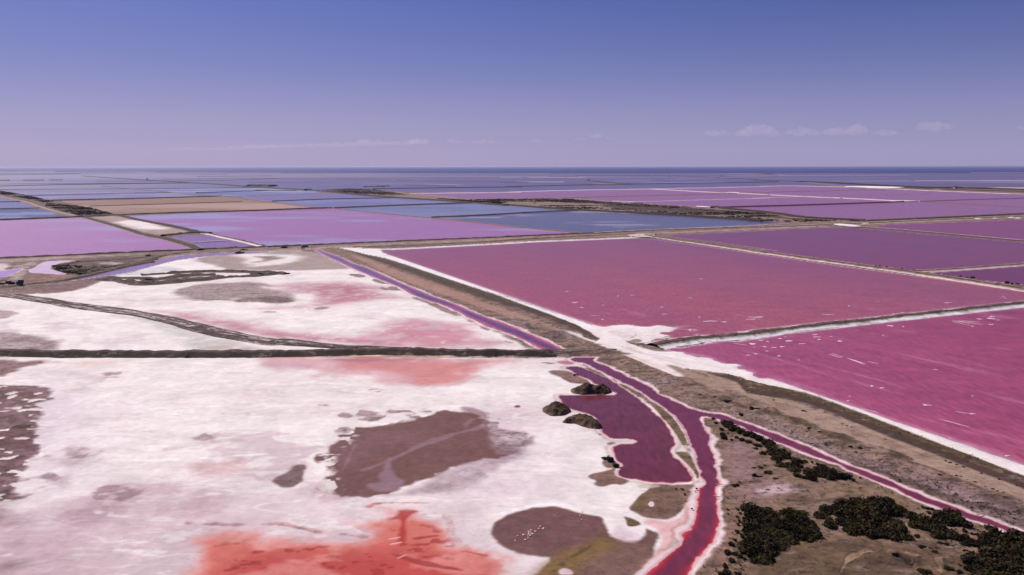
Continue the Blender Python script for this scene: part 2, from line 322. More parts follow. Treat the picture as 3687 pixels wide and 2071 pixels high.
dots('L0 510,645 40,25 320,688 18,9 1345,520 30,18 340,800 50,30 740,100 80,20 790,905 40,14', (160, 132, 142), 1.4, 2, (0, 4, 4), k=.8, tex=.3, hole=(-.1, .15, fl))
paint('L0 1120,720 1300,700 1450,690 1640,680 1600,740 1450,790 1300,780 1180,755', (212, 178, 182), 3, (3, 3, 1.5), .9, tex=.15)
paint('L0 -900,160 0,165 250,175 300,230 300,370 230,430 280,560 380,620 260,700 250,850 300,920 150,960 0,985 -900,1000', WHITE, 2, (3, 3, 2), .9, tex=.08, hole=(.42, .1, f2+.2*fl))
m = np.clip(1-abs(fbm(X*.4+wy*2, Y*1.3+wx*5, 9, 3, 141, CELL))*13, 0, 1)[:, None]*(T[:, None] < .2)*np.clip(1.6-CELL[:, None]/1.2, 0, 1)
C = C*(1-.22*m)+lin((176, 148, 156))*.22*m
m = np.clip(1-abs(fbm(X*.4+wy*2, Y*1.3+wx*5-.7, 9, 3, 141, CELL))*16, 0, 1)[:, None]*(T[:, None] < .2)*np.clip(1.6-CELL[:, None]/1.2, 0, 1)
C = C*(1-.18*m)+lin((250, 244, 244))*.18*m
# pink band under the dyke
paint('M1 60,1112 900,1108 1900,1112 2450,1122 2576,1140 2250,1185 2050,1240 M1 1900,1275 L1 1500,105 1330,152 1190,158 950,148 880,112 700,95 560,100 380,130 480,70 250,90 330,50 100,40 150,8', (214, 168, 176), 5, (5, 4, 2), .95, tex=.05)
paint('M1 700,1112 1900,1115 2400,1128 2150,1190 L1 1500,85 1330,140 1220,145 1100,90 700,60', (208, 132, 134), 7, (6, 4, 2), .85, tex=.05)
paint('M1 500,1112 1900,1115 2350,1125 2000,1150 1300,1145 800,1150', (172, 118, 140), 3, (2, 2, 1), .8, tex=.05)
paint('M1 250,1104 1250,1096 1900,1110 1900,1118 1250,1106 300,1112', (196, 126, 78), 1.0, (0, 1, .5), .7, tex=.1)
paint('L1 100,30 340,20 480,30 300,70 150,90', (200, 160, 176), 5, (4, 4, 2), .6, tex=.05)
paint('L0 500,15 700,0 950,5 800,30 560,38', (232, 200, 190), 5, (2, 2, 1), .8)
# central mud patch
paint('L1 1100,880 1300,780 1600,660 1800,600 1850,640 1650,740 1450,840 1250,915 900,930', (172, 146, 158), 4, (2, 3, 1.5), .85, tex=.3)
paint('L1 1400,318 1500,318 1590,345 1600,390 1620,470 1560,430 1480,380', (164, 134, 142), 1.6, (0, 2, 1), .9, tex=.3)
paint('L1 525,650 540,600 620,560 640,490 700,470 820,455 960,440 1130,395 1200,395 1300,335 1400,345 1520,375 1590,430 1610,500 1600,540 1700,580 1780,605 1700,650 1500,680 1350,730 1200,810 1080,870 950,895 820,920 640,925 560,880 500,840 540,770 520,710', (120, 84, 84), 1.0, (1.5, 2, 2.2), tex=.22)
paint('L1 600,560 900,480 1200,440 1150,560 1000,620 800,680 600,760 560,650', (132, 97, 108), 5, (4, 3, 1), .55, tex=.2)
for q in ('L1 735,745 900,690 1100,590 1260,520 1500,470 1590,430 1560,455 1300,545 1120,610 900,712 760,765', 'L1 705,575 720,575 660,700 620,770 610,765 650,690',
          'L1 1440,440 1480,400 1540,395 1490,420 1460,470', 'L1 1480,475 1590,440 1600,455 1500,490'):
    paint(q, (152, 120, 134), .9, (0, 1, .5), .7, tex=.15)
paint('L1 875,785 885,740 915,700 935,655 950,660 955,720 990,800 1050,820 1020,880 900,895 800,870 790,840 900,830', (146, 116, 130), 1.0, (0, .8, .5), .95, tex=.1)
for q in ('L1 1150,850 1350,745 1500,700 1640,670 1600,695 1350,765', 'L1 1200,860 1400,770 1700,690 1500,770 1300,840', 'L1 1620,440 1720,460 1877,520 1760,530'):
    paint(q, (196, 176, 186), 1, (0, 1.5, 1), .7, tex=.2)
paint('L1 430,680 450,642 500,642 505,690 460,708', (118, 84, 86), .7, (0, 1, .6), tex=.3)
paint('L1 168,830 220,790 290,760 300,715 370,712 365,770 310,850 240,866', (132, 104, 112), .9, (0, 1.5, 1), tex=.4)
dots('L1 830,215 75,14 655,237 30,7 630,362 45,22 765,362 35,16 1060,370 62,18 870,412 50,16 490,310 35,8 1060,290 60,6 340,520 70,12 1770,468 60,16 1000,350 40,10 1200,340 60,14 700,600 50,10', (168, 142, 150), 1, .8, (0, 3, 3), k=.9, tex=.3, hole=(-.1, .12, fl))
dots('L1 1810,314 22,8', (104, 80, 80), 1, .4, k=1, tex=.4)
paint('L1 1640,510 1760,500 1877,540 L2 230,560 160,600 60,600 L1 1700,570', (182, 158, 168), 3, (2, 3, 1.5), .75, tex=.5)
paint('L2 0,580 70,600 50,630 0,650', (120, 86, 88), .8, (0, 1, .5), tex=.2)
dots('L2 120,314 24,8', (104, 80, 76), 1, .4, k=1, tex=.4)
paint('L1 460,560 700,450 800,460 640,560 560,700 600,900 480,860', WHITE, 2, (0, 2, 2), .85, tex=.08, hole=(.2, .1, f2+.3*fl))
paint('L1 1560,380 1700,400 1877,470 L2 250,560 60,640 -40,600 L1 1640,500', (160, 134, 146), 2, (0, 3, 2), .7, tex=.5, hole=(.0, .15, fl))
paint('L1 600,420 900,380 1250,330 1200,400 900,460 600,500', (150, 124, 134), 2, (0, 3, 3), .7, tex=.4, hole=(.18, .1, fl))
# coral brine at the bottom
paint('L0 1200,1560 1230,1460 1400,1350 1330,1290 1240,1205 1420,1195 1700,1185 L1 188,1165 400,1195 650,1240 850,1215 820,1150 670,1105 850,1095 920,1065 850,1010 950,990 1160,1010 1150,1060 1220,1090 1280,1140 1320,1200 1360,1260 1420,1295 1580,1330 1640,1390 1640,1480 1600,1600', (224, 156, 152), 4.2, (3, 3, 1.5), .95, tex=.04)
paint('L0 1300,1560 1350,1450 1420,1370 1380,1280 1330,1225 1500,1225 1800,1210 L1 188,1190 400,1225 700,1262 900,1232 850,1150 780,1115 930,1085 930,1020 1150,1030 1120,1070 1200,1110 1250,1160 1300,1220 1380,1300 1560,1345 1600,1400 1600,1600', (210, 112, 102), 4.0, (3.5, 3.5, 2.5), .92, tex=.05)
paint('L0 1500,1500 1550,1350 1700,1260 L1 188,1250 500,1280 800,1300 1200,1320 1500,1400 1560,1600 L0 1500,1600', (186, 66, 66), 7, (5, 4, 1.5), .85, tex=.06)
paint('L0 1300,1560 1420,1380 1500,1230 L1 188,1200 700,1262 1000,1050 1200,1110 1600,1400 1600,1600', (160, 44, 48), 3, (2, 2, 1), .7, tex=.05, hole=(.5, .1, .8*f2+.3*fl))
paint('L0 1300,1560 1420,1380 1500,1230 L1 188,1200 700,1262 1000,1050 1200,1110 1600,1400 1600,1600', (232, 160, 156), 3, (2, 2, 1), .45, tex=.05, hole=(.3, .2, -.5*fl-.6*wy))
paint('L1 920,1085 990,1050 985,1015 1080,1012 1148,1022 1110,1050 1055,1075 1050,1140 1035,1245 1015,1240 1015,1140 1030,1090 980,1085', (172, 40, 44), .8, (0, .8, .5), .85, tex=.05)
for q in ('L1 100,1280 180,1262 170,1275 110,1290', 'L1 320,1250 420,1235 360,1255', 'L1 590,1412 660,1398 640,1412 610,1428', 'L1 1100,1210 1290,1190 1230,1202 1120,1218', 'L1 1060,1290 1110,1282 1080,1298', 'L1 1180,1290 1260,1270 1200,1298',
          'L1 270,1370 330,1350 290,1380', 'L1 1280,1380 1480,1430 1400,1440 1300,1400', 'L0 1790,1285 1860,1265 1810,1290', 'L0 1640,1415 1680,1410 1650,1420', 'L1 900,1300 1100,1345 1300,1380 1500,1440 1200,1420'):
    paint(q, (158, 44, 50), .5, (0, .6, .4), .8, tex=.05)
for q in ('L1 930,1215 1015,1202 1020,1206 940,1220', 'L1 945,1250 1025,1235 1028,1240 950,1255', 'L1 990,1345 1060,1318 1062,1322 1000,1350'):
    paint(q, (236, 200, 196), .25, (0, .1, .1), .8)
# wrack lines round the brine
def line(s, c, w, k=.8, tex=.4, wob=(.0, 1.0, .8), holes=True):
    p = ground(chaikin(px(s), 2, False)); d = np.gradient(p, axis=0); n = np.stack([-d[:, 1], d[:, 0]], 1); n /= np.linalg.norm(n, axis=1)[:, None]+1e-9
    paint(np.vstack([p+n*w/2, (p-n*w/2)[::-1]]), c, w*.4, wob, k, tex, 0, (-.3, .3, ws) if holes else None)
line('L0 1250,1110 1500,1120 1877,1110 L1 300,1135 500,1175 800,1205', (176, 136, 142), 1.6)
line('L1 800,1000 850,975 1000,968 1220,972', (206, 130, 124), .9)
line('L1 0,1105 250,1120 480,1165 700,1190', (198, 160, 160), 1.2, .6)
line('L1 1160,1050 1300,1040 1350,1100 1370,1200 1480,1260', (200, 164, 170), 1.6, .6)
line('L1 1400,1290 1500,1310 1600,1330', (196, 90, 86), .6)
line('L2 0,1050 120,1010 300,975 450,985', (250, 240, 242), 1.6, .8, .1)
line('L0 900,680 1200,680 1500,655 1877,635', (252, 244, 244), 1.5, .7, .1)
line('L0 1000,340 1100,320 1160,340 1200,370', (252, 244, 244), 1.5, .6, .1)

# shore mud by the lake
paint('L2 305,78 360,60 450,68 530,92 600,128 612,158 540,156 470,150 400,110', (142, 112, 108), .8, (0, 1, .6), tex=.5)
paint('L2 262,18 330,12 390,20 330,26', (148, 122, 120), .6, (0, .5, .3), tex=.4)
paint('L2 370,5 430,0 520,10 470,28 410,22', (186, 104, 132), .6, (0, .8, .5), .9, tex=.05)
paint('L2 590,785 620,760 700,740 760,728 720,735 665,690 700,650 745,650 800,680 832,706 800,720 790,750 840,790 882,812 840,846 760,838 700,864 630,850 650,815 605,800', (134, 104, 96), .6, (0, .8, .5), tex=.4)
paint('L2 715,562 750,548 790,556 750,572', (140, 112, 104), .5, (0, .6, .3), tex=.4)
dots('L2 675,500 18,8', (110, 86, 84), 1, .4)
paint('L2 -49,1140 0,1075 100,1037 250,1002 370,992 470,1010 590,1052 700,1067 712,1110 740,1190 800,1215 930,1225 965,1180 970,1125 1050,1150 1095,1190 1057,1250 1050,1310 1000,1370 930,1447 850,1560 180,1560 260,1447 385,1345 200,1325 60,1282 0,1250 -40,1200 -49,1140', (116, 84, 82), .7, (0, .8, .5), tex=.28, smooth=1)
paint('L2 -55,1150 0,1072 100,1034 250,998 370,988 590,1047 700,1064 712,1120 560,1250 350,1345 200,1328 60,1285 -50,1210', (116, 82, 84), .8, (0, 1, .5), tex=.28)
paint('L2 240,1470 400,1330 520,1260 700,1190 790,1240 700,1330 560,1400 420,1500', (136, 110, 62), 3, (1, 2, 1), .8, tex=.3)
paint('L2 600,1350 900,1250 1040,1250 1000,1370 900,1460 600,1500', (138, 108, 100), 4, (1, 2, 1), .6, tex=.3)
line('L2 340,1447 500,1330 620,1260', (92, 74, 36), .7, .8, .4)
paint('L2 395,1425 440,1412 490,1430 500,1460 400,1460', (216, 186, 196), .4, (0, .3, .2), tex=.1)
paint('L2 735,1120 790,1130 830,1070 850,1125 900,1145 965,1130 965,1180 930,1225 800,1215 750,1190 780,1160', (224, 198, 208), 1.4, (0, 1.5, 1), .95, tex=.2)
paint('L2 860,1015 900,960 980,900 1060,820 1200,833 1330,838 1338,880 1300,940 1240,975 1245,1010 1170,1082 1000,1070 930,1048', (124, 98, 86), .5, (0, .8, .5), tex=.45)
paint('L2 870,1015 920,950 990,905 1000,960 950,1010 900,1035', (120, 102, 62), 1, (0, 1, .5), .7, tex=.4)
dots('L2 1022,976 20,17', (224, 196, 200), .6, .3, k=1, tex=.1)
paint('L2 820,1055 870,1063 972,1110 905,1136 850,1130 845,1090', (112, 92, 64), .4, (0, .5, .3), tex=.4)
paint('L2 930,838 1060,838 1072,850 1000,862 935,858', (206, 186, 170), .5, (0, .5, .3), .8, tex=.1)
paint('L2 1000,1072 1100,1085 1180,1080 1250,1010 1245,975 1310,940 1310,1010 1290,1120 1230,1180 1180,1260 1100,1330 1060,1390 990,1447 930,1510 870,1530 1000,1370 1055,1310 1060,1250 1098,1190 1050,1140 960,1095', (226, 178, 182), .8, (0, .8, .5), .95, tex=.15)
# islands between lake and channel
PIS = lin((224, 188, 194))
for q, c in (('L2 775,140 850,158 935,218 900,216 830,180', (140, 116, 100)), ('L2 975,255 1080,308 1150,348 1212,430 1252,490 1280,568 1225,578 1190,500 1130,420 1045,330', (116, 96, 70)),
             ('L2 1172,612 1290,617 1312,680 1347,750 1352,790 1338,818 1312,740 1245,682 1200,640', (116, 96, 72))):
    paint(q, c, .35, (0, .4, .3), tex=.6)
# ---- corridor between canal and big ponds
paint('M1 560,100 800,85 890,95 1500,330 2576,715 M2 0,610 600,850 900,985 1100,1070 1300,1150 1700,1275 L2 1250,80 1877,310 L3 212,320 1877,920 1877,1160 2100,1250 L3 3200,1700 L3 3200,1500 1877,960 L2 1877,490 1500,355 1100,230 874,107 660,-60 M2 600,1030 0,780 M1 2576,870 1500,460', (138, 114, 104), 2, (0, 1, 1), tex=1, smooth=0)
paint('M1 900,120 1500,345 2576,735 M2 0,640 620,870 560,880 300,790 0,690 M1 2576,790 1900,560 1400,385 1000,200', (168, 130, 120), 2, (0, 1, .6), tex=.25)
paint('M1 840,90 1080,150 1500,262 1900,398 2300,530 2576,628 M2 0,545 400,670 760,820 800,850 905,925 880,938 700,865 400,735 0,600 M1 2576,705 2300,605 1900,475 1500,325 1100,185', (86, 66, 52), 1.2, (0, .8, .8), tex=.8)
paint('M1 1100,165 1500,290 1900,430 2576,660 M2 0,570 400,695 700,810 690,820 380,705 0,585 M1 2576,675 1900,445 1500,305', (70, 52, 50), .8, (0, .4, .3), .9, tex=.4)
paint('M1 800,84 1200,95 1240,130 1500,215 1900,355 2300,495 2576,590 M2 0,515 300,620 600,715 870,805 790,835 600,757 300,642 0,542 M1 2576,626 2300,526 1900,396 1500,261 1250,182 1080,150 900,105', (236, 224, 226), .8, (0, .6, .5), tex=.1, smooth=0)
# salt delta and the white haul road
paint('M2 590,862 650,872 760,905 890,955 920,935 840,880 780,845 770,825 870,800 980,812 1100,790 1250,806 1500,800 1840,818 1650,852 1560,900 1450,930 1360,968 1250,972 1170,950 1240,985 1320,1010 1430,1040 1700,1055 2000,1118 2150,1155 2330,1210 2450,1288 L3 100,92 1000,405 1877,705 2500,920 2500,1010 1877,785 1400,600 900,402 400,212 0,146 L2 1650,115 1400,78 1255,60 M2 1800,1232 1730,1215 1740,1288 1640,1290 1500,1240 1300,1150 1100,1070 1050,1050 900,985 700,910', (234, 218, 218), .8, (0, .8, .8), tex=.1, smooth=0)
paint('M2 650,880 900,960 1200,1075 1500,1180 1700,1270 1650,1275 1400,1190 1100,1070 900,990 700,905', (228, 204, 198), 2, (0, 1, .5), .8, tex=.12)
for q in ('M2 950,930 1150,1010 1500,1120 1800,1200 1790,1208 1480,1130 1130,1020', 'M2 900,950 1200,1080 1600,1230 1590,1238 1180,1090', 'M2 1150,960 1250,1040 1500,1090 1750,1150 1700,1150 1480,1100 1220,1052', 'M2 1000,850 1200,880 1230,920 1120,930 1020,890'):
    paint(q, (206, 184, 186), 1, (0, .8, .5), .5, tex=.15)
paint('M2 1170,950 1280,930 1330,950 1280,968 1200,965', (120, 98, 92), .8, (0, 1.2, 1), .8, tex=1)
line('M2 1250,880 1270,900 1180,940 1120,925', (190, 168, 170), 1.2, .7)
# soils down the right of the road
paint('L2 1120,30 1200,45 1255,62 1340,80 1560,200 1500,230 1300,140 1180,80', (164, 138, 126), 1.5, (0, 1, .6), tex=.28)
paint('L2 1255,62 1300,60 1400,80 1877,235 L3 212,245 900,480 1877,840 2500,1050 2500,1200 1877,960 900,620 L3 212,350 L2 1877,330 1500,190', (166, 140, 128), 1.5, (0, 1, .6), tex=.3)
paint('L3 -200,80 0,145 400,212 900,402 1400,600 1877,785 2500,1010 2500,1080 1877,830 900,445 400,250 0,188 L2 1560,118', (94, 76, 50), .8, (0, .6, .6), tex=1)
paint('L2 1400,90 1600,120 1689,185 L3 0,188 400,250 900,445 1877,832 2500,1082 2500,1130 1877,880 900,495 400,290 0,225 L2 1600,150', (78, 58, 52), .7, (0, .4, .4), tex=.35, smooth=0)
for o_, kk in ((18, .5), (34, .4), (52, .35)):
    line('L3 0,%d 400,%d 900,%d 1877,%d' % (235+o_, 312+o_, 515+o_, 900+o_), (132, 102, 84), .9, kk, .5)
# hummocks: greyish salt-dusted soil and dark scarps
for k_, (s_, c_, kk) in enumerate([('M1 900,200 2576,830 M2 0,700 900,960 700,1010 0,760 M1 2576,850 1100,300', (150, 130, 136), .55),
                   ('L2 900,80 1300,200 1877,420 L3 212,440 1000,760 1877,1060 1877,1130 1000,810 212,500 L2 1500,340 1100,220', (150, 128, 136), .6)]):
    paint(s_, c_, 3, (2, 4, 2), kk, tex=1, hole=(.0, .3, wy))
line('K2 560,0 900,130 1300,220 1330,300', (84, 64, 62), 2.2, .8, 1, (0, 3, 2)); line('K2 700,60 1100,210 1400,330', (96, 74, 70), 2, .7, 1, (0, 3, 2))
line('L2 1200,290 1400,330 1500,350 1620,392 1750,440 L3 300,520 600,640 1000,790', (70, 54, 52), 1.8, .85, 1, (0, 1.5, 1.2))
line('L3 100,350 330,400 560,500 700,560 900,600 1150,720 1500,830', (88, 72, 50), 3, .8, 1, (0, 2.5, 2)); line('L3 500,640 900,760 1300,900 1700,1040', (86, 68, 64), 3.5, .7, 1, (0, 3, 2))
line('L2 1300,230 1500,270 1600,300 1800,360', (80, 64, 48), 2.4, .8, 1, (0, 2, 1.6)); line('L2 1240,60 1300,80 1400,110', (64, 50, 44), 1.2, .9, 1)
line('L3 900,620 1200,720 1600,880 1877,990', (110, 88, 74), 2.5, .6, 1, (0, 3, 2))
line('K2 1350,480 1700,430 2040,450', (72, 58, 44), 5, .9, 1, (0, 2, 2)); line('K2 1500,640 1900,600 2350,560 2576,620', (78, 62, 46), 5, .9, 1, (0, 2, 2))
line('K2 1930,690 2200,740 2350,800', (98, 80, 62), 5, .6, 1, (0, 3, 2))
# ---- scrub flat bottom right
paint('L2 1350,372 1450,380 1560,420 1877,545 L3 212,540 1000,860 1877,1215 2600,1500 2600,2100 L2 900,2100 1180,1560 1310,1420 1440,1260 1500,1100 1495,980 1450,880 1490,780 1480,620 1440,500', (134, 110, 96), .8, (0, .6, .4), tex=.6, smooth=1)
paint('L2 1500,600 1600,520 1750,650 1750,800 1877,820 L3 300,860 200,930 L2 1700,960 1560,900', (150, 118, 122), 4, (2, 3, 1.5), .7, tex=.45)
paint('L3 30,870 180,850 340,860 330,890 150,905 60,900', (196, 170, 180), 1.2, (0, 2, 1.4), .75, tex=.7)
paint('L2 1480,1000 1600,960 1600,1300 1500,1447 1350,1447', (146, 112, 106), 3, (1, 2, 1), .6, tex=.5)
paint('L3 250,1160 1200,1240 1877,1500 1877,1700 0,1700 150,1300', (100, 80, 60), 5, (2, 3, 1), .8, tex=.6)  # olive soil, darkened further in place of a corner vignette
paint('L3 480,830 1000,870 1500,1060 1400,1090 900,940 560,920', (130, 108, 82), 4, (1, 2, 1), .6, tex=.5)
line('L2 1360,385 1440,500 1470,620 1490,700 1510,830 1515,980 1515,1100 1500,1240', (86, 66, 58), 1.0, .85, .8, (0, .5, .4), False)
line('L2 1500,845 1600,830 1750,820', (88, 70, 60), 1.0, .7, .8); line('L2 1530,935 1640,925', (80, 62, 54), .9, .8, .8)
line('L3 640,1447 660,1390 700,1345 740,1322 800,1302 870,1308', (176, 146, 124), .3, .6, .3, (0, .8, 1.0)); line('L3 940,1315 1000,1300 1060,1305 1130,1330', (184, 152, 128), .3, .6, .3, (0, .8, 1)); line('L3 1040,1385 1100,1402 1200,1432', (190, 158, 134), .35, .7, .3, (0, .5, .8))
line('L3 1290,1350 1310,1400 1320,1447', (176, 146, 124), .3, .5, .3, (0, .8, 1))
paint('L3 985,1320 1040,1312 1080,1340 1140,1365 1130,1400 1080,1385 1060,1350 1000,1340', (26, 18, 16), .3, (0, .3, .3), tex=.5, height=-.9)
# ---- middle distance patches
paint('U0 800,575 1120,562 1240,590 1500,650 1820,715 1600,740 1530,745 1380,730 1150,665 950,600', (176, 150, 148), 6, (3, 3, 0), tex=.4)
paint('U0 1080,612 1250,598 1400,622 1560,665 1600,685 1350,690 1150,650', (234, 216, 220), 12, (12, 5, 0), .95, tex=.1)
paint('U0 0,325 100,345 500,420 800,480 1100,548 1050,560 720,570 600,545 300,470 150,410 0,380 -900,300 -900,200', (112, 88, 84), 10, (10, 4, 0), tex=.8)
paint('U0 450,440 820,480 1080,545 1000,560 760,565 600,520 420,465', (64, 46, 42), 8, (14, 6, 0), .9, tex=1, hole=(-.25, .3, wx))
paint('U0 0,325 160,350 500,425 450,440 200,390 0,360', (72, 54, 50), 8, (12, 4, 0), .85, tex=1)
# vegetated spit in the middle
paint('U1 550,320 900,305 1150,312 1400,350 1560,362 1750,378 2000,405 2576,398 U2 300,400 600,400 900,420 1300,450 1800,480 2040,490 2576,545 U3 500,575 1000,605 1150,605 600,640 400,632 0,595 U2 2200,590 1600,548 1000,515 500,490 0,450 U1 2300,455 2000,430 1500,392 1000,360', (150, 124, 118), 8, (6, 2, 0), tex=.7, smooth=1)
for q in ('U1 560,322 900,306 1150,312 1300,340 1480,365 1300,372 1100,358 900,345 700,335', 'U1 2100,410 2576,402 U2 300,402 620,402 900,425 1300,452 1250,475 1100,465 900,450 700,440 500,430 300,420 0,430 U1 2300,430',
          'U2 900,460 1300,455 1800,490 2300,520 2576,548 U3 300,580 500,590 900,608 500,600 0,560 U2 2300,550 1800,540 1400,515 1100,500 1000,480', 'U1 1600,400 2000,428 2400,465 2576,475 U2 400,492 900,515 1500,545 2200,590 2100,592 1500,552 900,522 400,500 U1 2300,468'):
    paint(q, (58, 44, 40), 8, (12, 4, 0), .92, tex=1, hole=(-.5, .35, wx))

